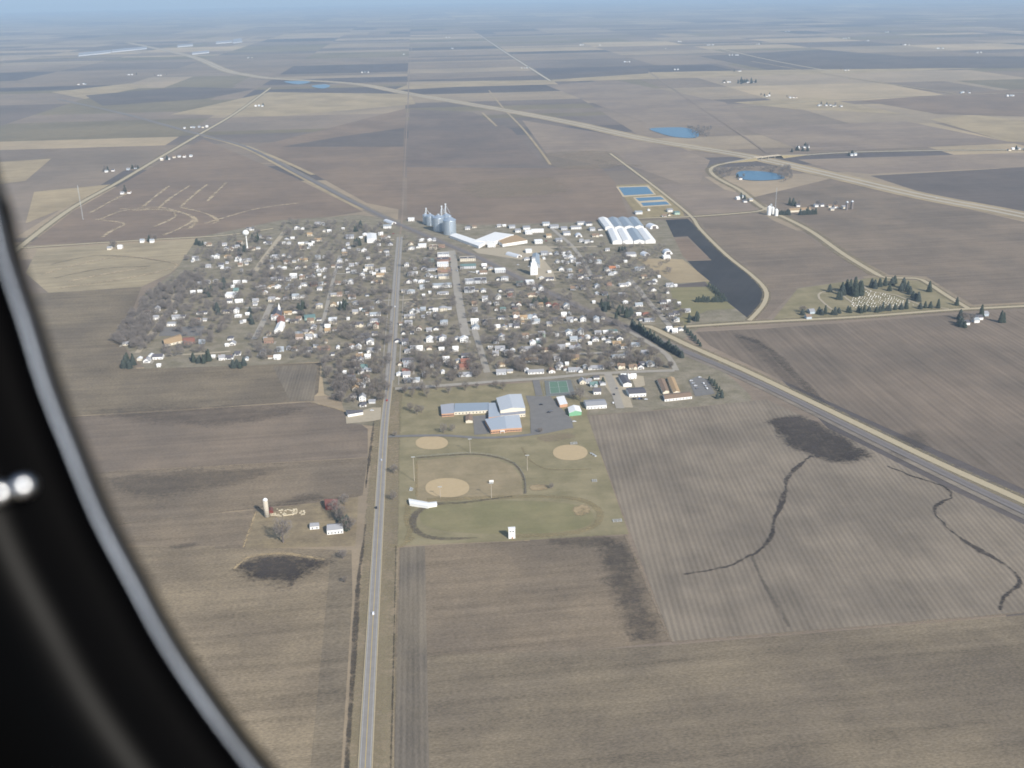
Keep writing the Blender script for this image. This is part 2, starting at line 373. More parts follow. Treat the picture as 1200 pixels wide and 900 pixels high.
swale('1040,546 1075,560 1105,570 1115,582 1095,595 1105,612 1140,640 1175,660 1195,680 1178,700 1175,716', [.3, 1.8, 2.2, 2.2, 1.0], mw, 2.2, jit=.7, me=1.0, step=4)
swale('880,650 893,680 905,700 925,735', 2, mw2, 3)
swale('868,395 895,405 925,432 955,462 972,480', [5, 9, 12, 8, 4], mw2, 5)
swale('274,667 285,657 300,651 330,649 355,652 380,656', 2.6, ml, 1.2, 'dry_strip')
swale('60,491 365,472', 1.2, ml2, 1, 'field_edge'); swale('365,472 400,481 420,490', 1.6, ml, 1, 'field_edge'); swale('108,555 430,537', 1.2, ml2, 1, 'field_edge'); swale('100,620 260,600 420,581', 1.2, ml2, 1, 'field_edge')
swale('787,753 900,744 1010,735 1230,716 1400,700', 2.4, ml2, 1.2, 'field_edge'); swale('733,627 760,690 786,753', 2.2, ml2, 1, 'field_edge'); swale('300,600 285,642', 1.5, ml, 1, 'field_edge')
for s in ('115,258 150,246 200,247 227,256 210,268 190,276', '140,245 185,243 215,250 230,258 222,268', '155,247 195,246 205,254 180,266', '112,257 145,262 132,270 120,278', '211,243 240,250 255,258 250,262', '185,245 200,232 222,218', '212,242 228,228 243,216', '243,236 255,224 265,214', '168,242 185,228 198,218', '240,262 300,245 350,238', '105,250 130,236 150,226'):
    swale(s, 5.5, ml3, 4, 'contour_strip', step=12)
for s in ('48,322 100,308 150,301 205,309 196,316 150,326 70,338', '80,330 130,320 172,314'):
    swale(s, 5, ml3, 4, 'contour_strip', step=12)
for s in ('60,310 110,300 160,302 200,308', '64,326 120,315 176,312'):
    swale(s, 4, mw2, 5, 'contour_strip', step=12)
swale('700,187 716,193 738,193 750,195', 14, ml2, 6, 'dry_grass')

# ------------------------------------------------------------------ roads
m_asph = M('asphalt', hexl(136,131,125), .9, .2, .15); m_conc = M('town_street', hexl(154,147,135), .9, .2, .12); m_grav = M('gravel_road', hexl(170,157,130), 1, .14, .2)
m_lane = M('interstate_concrete', hexl(172,162,144), .9, .1, .2); m_track = M('ballast', hexl(118,112,108), 1, .2, .5); m_rail = M('rail_steel', hexl(120,105,95), .5, .1, 1, .6)
m_lot = M('parking_asphalt', hexl(116,113,109), .9, .2, .12); m_dirtlot = M('gravel_lot', hexl(166,154,132), 1, .15, .2)
m_line = M('road_paint_white', (.5,.5,.48), .7, .2); m_yel = M('road_paint_yellow', (.6,.42,.1), .7, .1)
m_vs = soil('verge_soft', hexl(150,138,110), hexl(134,123,98), 90, streak=.2, fine=.25, patch=.03, soft=.75)
m_ditch = soil('ditch_dark', hexl(72,66,58), hexl(86,78,68), 90, streak=.2, fine=.3, soft=.85)  # dark brown, ragged-edged strip for the ditches and one field edge
def road(name, s, w, mat, z=.3, verge=0, label=None, curve=True, step=25):
    g = G(s)
    if verge: ribbon('verge', g, w+verge*2, m_vs, z-.06, verge*.5, step, curve=curve)
    return ribbon(name, g, w, mat, z, 0, step, curve=curve, label=label)
def offset(c, d):
    t = np.gradient(c, axis=0); t /= np.linalg.norm(t, axis=1)[:, None]; return c+np.stack([t[:, 1], -t[:, 0]], 1)*d
HW = '418,1080 428,900 436,750 444.5,600 450.5,500 456,450 460.5,395 464.5,330 468.5,278'
ribbon('verge', offset(catmull(G('418,1080 428,900 436,750 444.5,600 450.5,500 455.5,454'), 40), 3), 29, m_vs, .14, 3, 40, curve=False)
road('highway', HW, 8.0, m_asph, .32, 0, 'grey two-lane highway running straight to the town')
hw = catmull(G(HW), 40)
for d, mt, w in ((-3.3, m_line, .22), (3.3, m_line, .22), (.0, m_yel, .3)): ribbon('road_marking', offset(hw, d), w, mt, .36, 0, 40, curve=False)
for d in (-4.3, 4.3): ribbon('shoulder', offset(hw, d), 1.2, M('shoulder_gravel', hexl(166,153,126), 1, .15, .3), .30, 0, 40, curve=False)
ribbon('sidewalk', offset(catmull(G('458,430 464,345'), 30), -11), 1.6, m_conc, .3, 0, 30, curve=False); ribbon('sidewalk', offset(catmull(G('457,452 465,345'), 30), 11), 1.6, m_conc, .3, 0, 30, curve=False)
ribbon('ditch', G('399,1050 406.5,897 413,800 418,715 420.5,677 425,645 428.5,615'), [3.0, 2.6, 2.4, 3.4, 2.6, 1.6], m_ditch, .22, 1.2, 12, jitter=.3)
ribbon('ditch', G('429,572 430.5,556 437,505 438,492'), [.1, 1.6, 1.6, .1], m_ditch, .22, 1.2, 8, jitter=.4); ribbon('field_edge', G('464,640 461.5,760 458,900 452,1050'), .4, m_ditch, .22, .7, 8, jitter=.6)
ROADS = []
def street(s, w, mat=None, name='street', label=None, verge=0):
    ROADS.append((catmull(G(s), 10), w)); return road(name, s, w, mat or m_conc, .28, verge, label)
ROADS.append((hw, 14)); ribbon('highway', G('456.5,446 460.5,395 464.5,330 468.5,278'), 12.5, M('town_concrete', hexl(146,141,134), .9, .18, .12), .31, 0, 30, label='wide concrete stretch of the highway through the town')
for d in (-4.2, 4.2): ribbon('curb_line', offset(catmull(G('456.5,446 460.5,395 464.5,330 468.5,278'), 30), d), .5, m_conc, .36, 0, 30, curve=False)
street('529,294 531,302 537,347 543,380 546,394', 13); street('555,385 560,400 571,437', 9); street('463,456 520,452 587,447 640,443.5 700,438 760,435.5 790,434.5', 9)
street('712,438 719,455 727,479', 10); street('792.5,434.5 782,416.5 764,404.5 742,391 728,384', 8); street('640,262 656,276 670,288 684,307 693,324', 8)
street('738,327.5 750,341 758,352 770,364.5 780,376.5 786,383', 9); street('548,288 600,288.5 650,290 700,289', 10, m_dirtlot)
street('161,414 178,390 194.5,366 206,345', 8, m_dirtlot); street('298,398 308,378 318,356', 9); street('333,272 313,298 299,318', 10, m_dirtlot); street('374,395 381,368 388,338 398,300', 6)
street('386,357 414,354 458,352', 7); street('395,321 421,321 455,320', 6); street('408,297 431,296', 5); street('430,283 462,281', 10, m_dirtlot); street('287,361 307,361', 9); street('190,417 235,415 270,412', 6, m_dirtlot)
street('362,381 378,378', 6); street('468,352 526,350', 7, m_dirtlot); street('600,418 632,416.5 692,414.5 740,411', 8); street('542,331 575,331', 9); street('635,320 672,318', 8, m_dirtlot); street('540,378 600,371 640,369', 5); street('560,398 660,389 700,385', 5)
road('gravel_road', '747,384 761,383 800,402 870,433 940,466 1000,495 1100,543 1200,588 1400,680', 10, m_grav, .3, 5, 'tan gravel road beside the railway')
road('country_road', '790,384 883,378 1000,372 1113,363.5 1200,359 1420,347', 8, m_grav, .3, 6, 'pale country road past the cemetery')
road('country_road', '1400,174 1200,175.5 1100,176.5 1000,178.5 940,182', 10, m_lane, .3, 10)
road('country_road', '862,190 843,193 833,198 836,205 850,214 867,223 893,243 917,254 950,271 990,299 1030,323', 10, m_grav, .3, 8, 'tan road curving down from the overpass')
road('country_road', '1030,323 1040,326 1073,326.5 1087,332 1110,347 1135,362', 8, m_grav, .32, 4, 'tan lane around the cemetery')
road('country_road', '700,258 750,256 812,254 888,248 899,243', 8, m_grav, .3, 6)
road('farm_track', '715,180 742,200 766,218 794,240 812,256 820,268 850,298 880,322 896,338 898,349 892,361 878,376', 7, m_grav, .3, 3, 'track bordering the black tilled field')
road('country_road', '10,302 23,290 83,245 140,213 187,185 233,158 277,132 317,103', 12, m_grav, .32, 5, 'straight tan road running north-west')
road('country_road', '23,291 97,286 187,280.5 263,276 320,268', 8, m_grav, .3, 4); road('country_road', '478,125 480,80 483,50', 6, m_far3, .4); road('country_road', '469,275 471.5,250 475,180 478,125', 4.0, m_far3, .3, 0, 'straight road running north from the town')
road('country_road', '645,95 615,76 587,58 562,41', 14, m_lane, .5, 6, 'far straight road running to the horizon'); road('country_road', '573,106 590,127 612,150 632,175 645,193', 8, m_tan2, .3, 0); road('farm_track', '565,132 582,148', 9, m_tan2, .3)
road('country_road', '1330,104 1100,112 1000,116 860,126', 9, m_grav, .5, 4); road('country_road', '900,180 860,152 800,112 760,84', 9, m_far3, .5, 0); road('country_road', '975,84 900,70 830,54', 18, m_grav, .6, 0); road('country_road', '1120,110 1000,92 880,72', 14, m_tan2, .6, 0)
IS = '150,50 207,62 233,69 263,82 290,88 320,92 413,98 480,110 587,128.5 667,143.5 750,162 800,170.5 883,184.5 973,205 1083,230.5 1200,253 1400,300'
ic = catmull(G(IS), 60)
ribbon('verge', ic, 76, m_tan2, .22, 0, 60, curve=False)
for d in (-14, 14): ribbon('interstate', offset(ic, d), 12, m_lane, .36, 0, 60, curve=False, label='pale interstate carriageway crossing behind the town')
RW = '67,116 143,133 213,152 243,160 290,173 350,203.5 400,230 430,245 470,264 505,279 560,302 620,332 690,366 740,387 800,411 870,440 940,473 1000,503 1100,552 1200,600 1400,695'
rc = catmull(G(RW), 40); ROADS.append((rc, 22))
ribbon('verge', rc, 26, soil('rail_verge', hexl(134,124,110), hexl(120,112,102), 0, streak=.2, fine=.3), .15, 0, 40, curve=False)
ribbon('railway_bed', rc, 11, m_track, .4, 0, 40, curve=False, label='grey railway ballast bed running diagonally through town')
for d in (-.72, .72): ribbon('rail', offset(rc, d), .18, m_rail, .6, 0, 40, curve=False)
road('farm_track', '288,171 330,188 367,205', 14, m_tan2, .25); ribbon('verge', offset(catmull(G('243,160 290,173 350,203.5 400,230 430,245'), 30), 13), 10, m_tan2, .2, 0, 30, curve=False)
# school drive, car parks, yards
road('school_drive', '455,512 490,511 528,511 560,513.5 600,512 640,507 671,500', 6, m_lot, .3, 0, 'narrow asphalt drive in front of the school')
sheet('parking_lot', G('616,464 645,465 670,492 672,502 622,508 621,478'), m_lot, .27, 'dark asphalt car park beside the school')
sheet('parking_lot', G('554,488 575,486 578,508 556,510'), m_lot, .25); road('school_drive', '628,446 632,464', 9, m_lot, .29)
sheet('tennis_surround', G('638,446.5 669,445.5 674,463 640,465'), M('court_edge', hexl(110,112,108), .9, .1), .26)
tc = setting(sheet('tennis_court', G('643.5,448 664,447 667,460 645,461.5'), M('court_green', hexl(96,122,104), .9, .1), .3, 'green tennis courts'))
for s in ('643.5,448 664,447', '645,461.5 667,460', '643.5,448 645,461.5', '664,447 667,460', '653.6,447.5 656,460.8', '644.2,454.6 665.4,453.4'): ribbon('court_line', G(s), .35, m_line, .34, 0, 20, curve=False)
sheet('yard', G('405,488 436,478 447,478 446,492 436,494 406,497'), m_dirtlot, .26, 'pale paved yard beside the highway'); sheet('yard', G('474,354 487,353 488,358 478,362 473,360'), m_dirtlot, .26)
sheet('yard', G('553,292 640,288 650,294 620,306 560,297'), m_dirtlot, .24); sheet('yard', G('626,302 636,303 648,318 652,330 628,327'), m_dirtlot, .25); sheet('yard', G('807,446 818,441 830,446 838,462 815,465'), m_lot, .26, 'car park of the brown-roofed home'); sheet('yard', G('190,384 240,382 236,394 186,394'), m_lot, .25); sheet('yard', G('700,441 735,440 738,466 742,478 728,478'), m_dirtlot, .24)
for s in ('739,440 754,441 756,452 745,456',): sheet('yard', G(s), m_dirtlot, .26)

# sports ground
m_inf = M('infield_dirt', hexl(176,156,122), 1, .1, .2)
def oval(x0, x1, y0, y1, n=40, pw=2.0):
    out = []
    for k in range(n):
        a = 2*math.pi*k/n; c, s = math.cos(a), math.sin(a)
        out.append(((x0+x1)/2+(x1-x0)/2*math.copysign(abs(c)**(2/pw), c), (y0+y1)/2+(y1-y0)/2*math.copysign(abs(s)**(2/pw), s)))
    return [P2(*q) for q in out]
sheet('outfield', G('488.5,540 520,537 553,535 580,538 600,546 611,560 613,580 560,584 500,590 488.5,588'), soil('outfield_grass', hexl(136,124,98), hexl(146,132,106), 0, 0, streak=.1, patch=.03, fine=.2), .16, 'brown grass outfield of the main ball field')
sheet('turf', oval(492, 695, 587, 626, 48, 2.6), m_green, .16, 'green turf inside the running track')
for q, lb in (((487, 525, 511.5, 527), 'northwest'), ((498.5, 550, 560.7, 583), 'main'), ((648, 688.6, 521.5, 539.7), 'eastern')):
    sheet('infield', oval(*q, 36, 2.2), m_inf, .2, lb+' tan dirt ball diamond')
m_cin = soil('track_cinder', hexl(96,88,80), hexl(110,101,90), 0, streak=.1, fine=.2, soft=.7); m_dirt = soil('track_dirt', hexl(156,140,106), hexl(142,130,98), 0, streak=.1, fine=.2, soft=.7)
ribbon('running_track', [P2(*q) for q in PL('500,586 560,584 640,582 680,586 700,596 703,606 694,618 660,626 600,629')], 5.5, m_dirt, .21, 2, 6)
ribbon('running_track', [P2(*q) for q in PL('600,582 545,589 510,591 492,598 484,608 486,620 500,629 525,631.5 560,630.5')], [.2, 1.5, 3.5, 5, 5.5, 5, 3.5, .2], m_cin, .22, 2.5, 6)
ribbon('path', G('479,590 477,608 481,622 476,634'), 5, m_dirt, .2, 2, 6); ribbon('path', G('455,640 470,640 484,630'), 4, m_dirt, .21, 1.5, 6)
ribbon('outfield_path', G('488,537 520,534.5 553,532.7 581,536 602,544 612,556 615,568 615,579'), 2.2, m_cin, .23, 1.5, 6); ribbon('outfield_path', G('611.7,524.5 616,533 621,539.7 637,549 658,551 693,550'), 2, m_dirt, .23, 1, 6); ribbon('path', G('488,540 488,582'), 2, m_dirt, .2, 1, 6)
patch('672,595 688,592 691,602 676,605', ml, 3, 'bare_dirt'); patch('622,569 640,568 641,574 623,575', ml, 2, 'bare_dirt'); patch('630,512 668,507 672,514 640,518', ml2, 4, 'bare_dirt')

# water
m_wat, t_, b_ = nodes('pond_water'); b_.inputs['Base Color'].default_value = (*hexl(66,106,132), 1); b_.inputs['Roughness'].default_value = .3; b_.inputs['Specular IOR Level'].default_value = .25
bp = t_.nodes.new('ShaderNodeBump'); bp.inputs['Strength'].default_value = .5; t_.links.new(noise(t_, pos(t_), .4), bp.inputs['Height']); t_.links.new(bp.outputs[0], b_.inputs['Normal'])
m_bank = M('lagoon_bank', hexl(186,170,140), 1, .1)
for a, b in (('722,219 760,217.6 769,228.5 730,231', '725,220 758,219 766,227.4 731.5,229.3'), ('741.5,231.4 775.5,229.4 787.5,241 752,243', '744.5,232.3 774,230.9 779,234 749,236'), (None, '751,238 780.5,236.4 784.5,239.8 754,241.6')):
    if a: sheet('bank', G(a), m_bank, .26)
    sheet('pond_water', G(b), m_wat, .34, 'blue rectangular treatment lagoon')
def pond(s, lab): 
    c = catmull(G(s), 10, True, 8); sheet('pond_water', [tuple(q) for q in c], m_wat, .6, lab)
pond('762,151 790,149.5 806,150.5 818,155 816,161.5 792,161 772,156', 'blue pond beside the interstate'); pond('863,204 872,200.5 900,202 917,206 917,210 890,212 868,210', 'blue pond beside the curving road')
pond('333,96 350,95 364,96 350,99', 'far pond'); pond('365,101 380,99 387,101 378,104', 'far pond')

# haze
hm = bpy.data.materials.new('haze_air'); hm.use_nodes = True; ht = hm.node_tree; ht.nodes.remove(ht.nodes['Principled BSDF'])
pv = ht.nodes.new('ShaderNodeVolumePrincipled'); pv.inputs['Color'].default_value = (.58, .78, 1.0, 1); pv.inputs['Density'].default_value = 6.0e-5; pv.inputs['Anisotropy'].default_value = .0
ht.links.new(pv.outputs[0], ht.nodes['Material Output'].inputs['Volume'])
hb = MB(); hb.box(-47000, 47000, -47000, 47000, -6, 490); hz = hb.build('haze', hm); hz['kind'] = 'stuff'
#@@OBJECTS@@
# ------------------------------------------------------------------ building kit
WALL = {'W': ((.80,.79,.76), 'white'), 'C': ((.68,.62,.50), 'cream'), 'G': ((.56,.57,.58), 'light-grey'), 'B': ((.33,.21,.16), 'brick'), 'L': ((.44,.50,.55), 'pale-blue'), 'M': ((.42,.55,.45), 'mint-green'), 'Y': ((.64,.50,.24), 'yellow'), 'D': ((.14,.12,.11), 'dark'), 'P': ((.6,.5,.46), 'pinkish')}
ROOF = {'g': (hexl(150,150,152), 'grey'), 'd': (hexl(92,90,94), 'dark-grey'), 'b': (hexl(132,112,94), 'brown'), 'w': ((.74,.74,.72), 'white'), 'r': (hexl(142,96,80), 'red'), 't': (hexl(104,128,124), 'teal'), 's': (hexl(158,164,168), 'blue-grey'), 'o': (hexl(176,118,84), 'orange'), 'n': (hexl(168,142,108), 'tan')}
def wm(k): return M('wall_'+WALL[k][1].replace('-', '_'), WALL[k][0], .7, .07, .5)
def rm(k): return M('roof_'+ROOF[k][1].replace('-', '_'), ROOF[k][0], .75, .12, .7)
m_glass = M('window_glass', (.05,.06,.08), .15, .1, 1, 0, .6); m_brick = M('brick_chimney', hexl(140,98,80), .9, .15); m_door = M('painted_door', (.2,.14,.11), .6); m_doorw = M('garage_door', (.6,.6,.58), .6, .05)
wmesh = MB(); wmesh.box(-.55,.55,-.06,.05,-.75,.75); WIN = wmesh.mesh('window', m_glass)
wmesh = MB(); wmesh.box(-.06,.05,-.55,.55,-.75,.75); WINX = wmesh.mesh('window', m_glass)
wmesh = MB(); wmesh.box(-.5,.5,-.07,.05,0,2.05); DOOR = wmesh.mesh('door', m_door)
wmesh = MB(); wmesh.box(-.4,.4,-.4,.4,0,1.9); CHIM = wmesh.mesh('chimney', m_brick)
wmesh = MB(); wmesh.box(-1.4,1.4,-.07,.05,0,2.2); GDOOR = wmesh.mesh('garage_door', m_doorw)
def pent(w, d, h, rise, axis, x0=0, y0=0, mb=None, z0=0.0):
    """walls of a gabled block centred at x0,y0; axis = ridge direction"""
    mb = mb or MB(); a, b = w/2, d/2
    if axis == 'x':
        v = [(-a,-b,z0),(a,-b,z0),(a,b,z0),(-a,b,z0),(-a,-b,h),(a,-b,h),(a,b,h),(-a,b,h),(-a,0,h+rise),(a,0,h+rise)]
        f = [(0,1,5,4),(2,3,7,6),(1,2,6,9,5),(3,0,4,8,7)]
    else:
        v = [(-a,-b,z0),(a,-b,z0),(a,b,z0),(-a,b,z0),(-a,-b,h),(a,-b,h),(a,b,h),(-a,b,h),(0,-b,h+rise),(0,b,h+rise)]
        f = [(0,1,5,8,4),(1,2,6,5),(2,3,7,9,6),(3,0,4,7)]
    mb.add([(x+x0,y+y0,z) for x,y,z in v], f); return mb
def gable_roof(w, d, h, rise, axis, x0=0, y0=0, mb=None, over=.45, th=.22):
    mb = mb or MB(); L, s = (w, d) if axis == 'x' else (d, w)
    a = L/2+over; b = s/2; sl = rise/b; e = b+over
    for sg in (-1, 1):
        q = [(-a, sg*e, h-sl*over), (a, sg*e, h-sl*over), (a, 0, h+rise), (-a, 0, h+rise)]
        v = [(x, y, z+.03) for x, y, z in q]+[(x, y, z+.03+th) for x, y, z in q]
        if axis == 'y': v = [(y, x, z) for x, y, z in v]
        mb.add([(x+x0, y+y0, z) for x, y, z in v], [(0,1,2,3),(4,5,6,7),(0,1,5,4),(1,2,6,5),(2,3,7,6),(3,0,4,7)])
    return mb
def hip_roof(w, d, h, rise, over=.5):
    mb = MB(); a, b = w/2+over, d/2+over; r = max(a-b, .4) if a > b else .4; s = max(b-a, .0)
    z = h+.03
    mb.add([(-a,-b,z),(a,-b,z),(a,b,z),(-a,b,z),(-r if a > b else 0,-s,h+rise),(r if a > b else 0,-s if a <= b else 0,h+rise),(r if a > b else .02,s,h+rise),(-r if a > b else -.02,s,h+rise)],
           [(0,3,2,1),(0,1,5,4),(1,2,6,5),(2,3,7,6),(3,0,4,7),(4,5,6,7)]); return mb
def flat_roof(w, d, h):
    mb = MB(); mb.box(-w/2-.2, w/2+.2, -d/2-.2, d/2+.2, h+.02, h+.35); return mb

BUILT = []      # (x, y, radius) of everything standing, so that trees keep clear
HOUSES = []
def house(px, py, wpx, wc, rc, typ):
    mp = mpp(px, py); w = wpx*mp; rnd = random.Random(int(px*31+py*977))
    if rc == 'w' and wpx > 4.2 and 'b' not in typ and rnd.random() < .25: rc = rnd.choice('ggdb')
    kind = 'house'; h = rnd.choice([3.0, 3.2, 4.2]); d = rnd.uniform(7.5, 10.5); rise = rnd.uniform(2.0, 3.2)
    if 's' in typ or (wpx <= 4.2 and not typ): kind = 'garage'; w = min(max(w, 4.5), 7.5); d = rnd.uniform(6, 7.5); h = 2.7; rise = 1.5
    elif 'b' in typ: kind = 'building'; d = rnd.uniform(14, 20); h = rnd.uniform(4.5, 5.5); rise = 1.6
    else:
        w = min(max(w*.95, 8.0), 21)
        if 't' in typ: h = 5.6; rise = 2.8
        if w > 14: d = rnd.uniform(8.5, 9.5); h = 3.0; rise = 2.0
    axis = 'y' if 'g' in typ else 'x' if 'e' in typ else ('x' if w > d*1.2 else rnd.choice('xxy'))
    if kind == 'building': axis = 'x'
    x, y = P2(px, py+1.2); y += d/2*.8
    if kind == 'building': y -= d*.2
    root = obj(kind, None, None, (x, y, 0), rnd.uniform(-.03, .03))
    flat = 'f' in typ
    if kind == 'building' and flat:
        mb = MB(); mb.box(-w/2, w/2, -d/2, d/2, 0, h); mb.build('wall', wm(wc), root); r = flat_roof(w, d, h).build('roof', rm(rc), root)
        pb = MB()
        for q in ((-w/2-.25, w/2+.25, -d/2-.25, -d/2+.1), (-w/2-.25, w/2+.25, d/2-.1, d/2+.25), (-w/2-.25, -w/2+.1, -d/2+.1, d/2-.1), (w/2-.1, w/2+.25, -d/2+.1, d/2-.1)): pb.box(*q, h+.36, h+.9)
        pb.build('parapet', wm(wc), root); ub = MB(); ub.box(-1, 1, -1, 1, h+.36, h+1.5); ub.build('roof_unit', M('roof_unit', (.5,.5,.5), .6), r, loc=(w*rnd.uniform(-.25, .25), d*rnd.uniform(-.2, .2), 0))
    else:
        hip = kind == 'house' and axis == 'x' and rnd.random() < .2
        wmb = pent(w, d, h, 0.01 if hip else rise, axis)
        cross = kind == 'house' and not hip and wpx >= 6.5 and rnd.random() < .5
        if cross: pent(w*.45, d*.9, h*.95, rise*.8, 'y' if axis == 'x' else 'x', w*rnd.choice((-.22, .22)) if axis == 'x' else w*.25, -d*.25 if axis == 'x' else -d*.1, wmb); 
        wmb.build('wall', wm(wc), root)
        if hip: rmb = hip_roof(w, d, h, rise*.8)
        else:
            rmb = gable_roof(w, d, h, rise, axis)
            if cross:
                rnd2 = random.Random(int(px*31+py*977)); 
                vx = wmb.v[10:]; cx = (min(q[0] for q in vx)+max(q[0] for q in vx))/2; cy = (min(q[1] for q in vx)+max(q[1] for q in vx))/2
                gable_roof(w*.45, d*.9, h*.95, rise*.8, 'y' if axis == 'x' else 'x', cx, cy, rmb, .35)
        r = rmb.build('roof', rm(rc), root)
        if kind == 'house':
            if rnd.random() < .4: obj('chimney', CHIM, r, (rnd.choice((-.25, .25))*w, rnd.uniform(-.1, .1)*d, h+rise*.72))
            if rnd.random() < .38:
                pw = w*.5; pb = MB(); pb.box(-pw/2, pw/2, -1.9, 0, 2.5, 2.75); pb.box(-pw/2, -pw/2+.2, -1.9, -1.7, 0, 2.5); pb.box(pw/2-.2, pw/2, -1.9, -1.7, 0, 2.5); pb.build('porch', rm(rc), root, loc=(0, -d/2-.05, 0))
        if kind == 'garage': obj('garage_door', GDOOR, root, (0, -d/2, .02))
    if kind != 'garage':
        n = max(2, int(w/3.6)); zs = [1.6] if h < 5 else [1.6, 4.4]
        for z in zs:
            for k in range(n):
                if k == n//2 and z == 1.6: obj('door', DOOR, root, ((k+.5)/n*w-w/2, -d/2, .05)); continue
                obj('window', WIN, root, ((k+.5)/n*w-w/2, -d/2, z))
        if kind == 'house' and wpx > 6: obj('window', WINX, root, (w/2, 0, zs[-1]))
    root['group'] = {'house': 'houses of the town', 'garage': 'garages and sheds behind the houses', 'building': 'shops and work buildings of the town'}[kind]
    root['category'] = kind
    HOUSES.append((root, kind, x, y, wc, rc, axis, h, w, hasattr(root, 'x')))
    BUILT.append((x, y, math.hypot(w, d)/2))
    return root
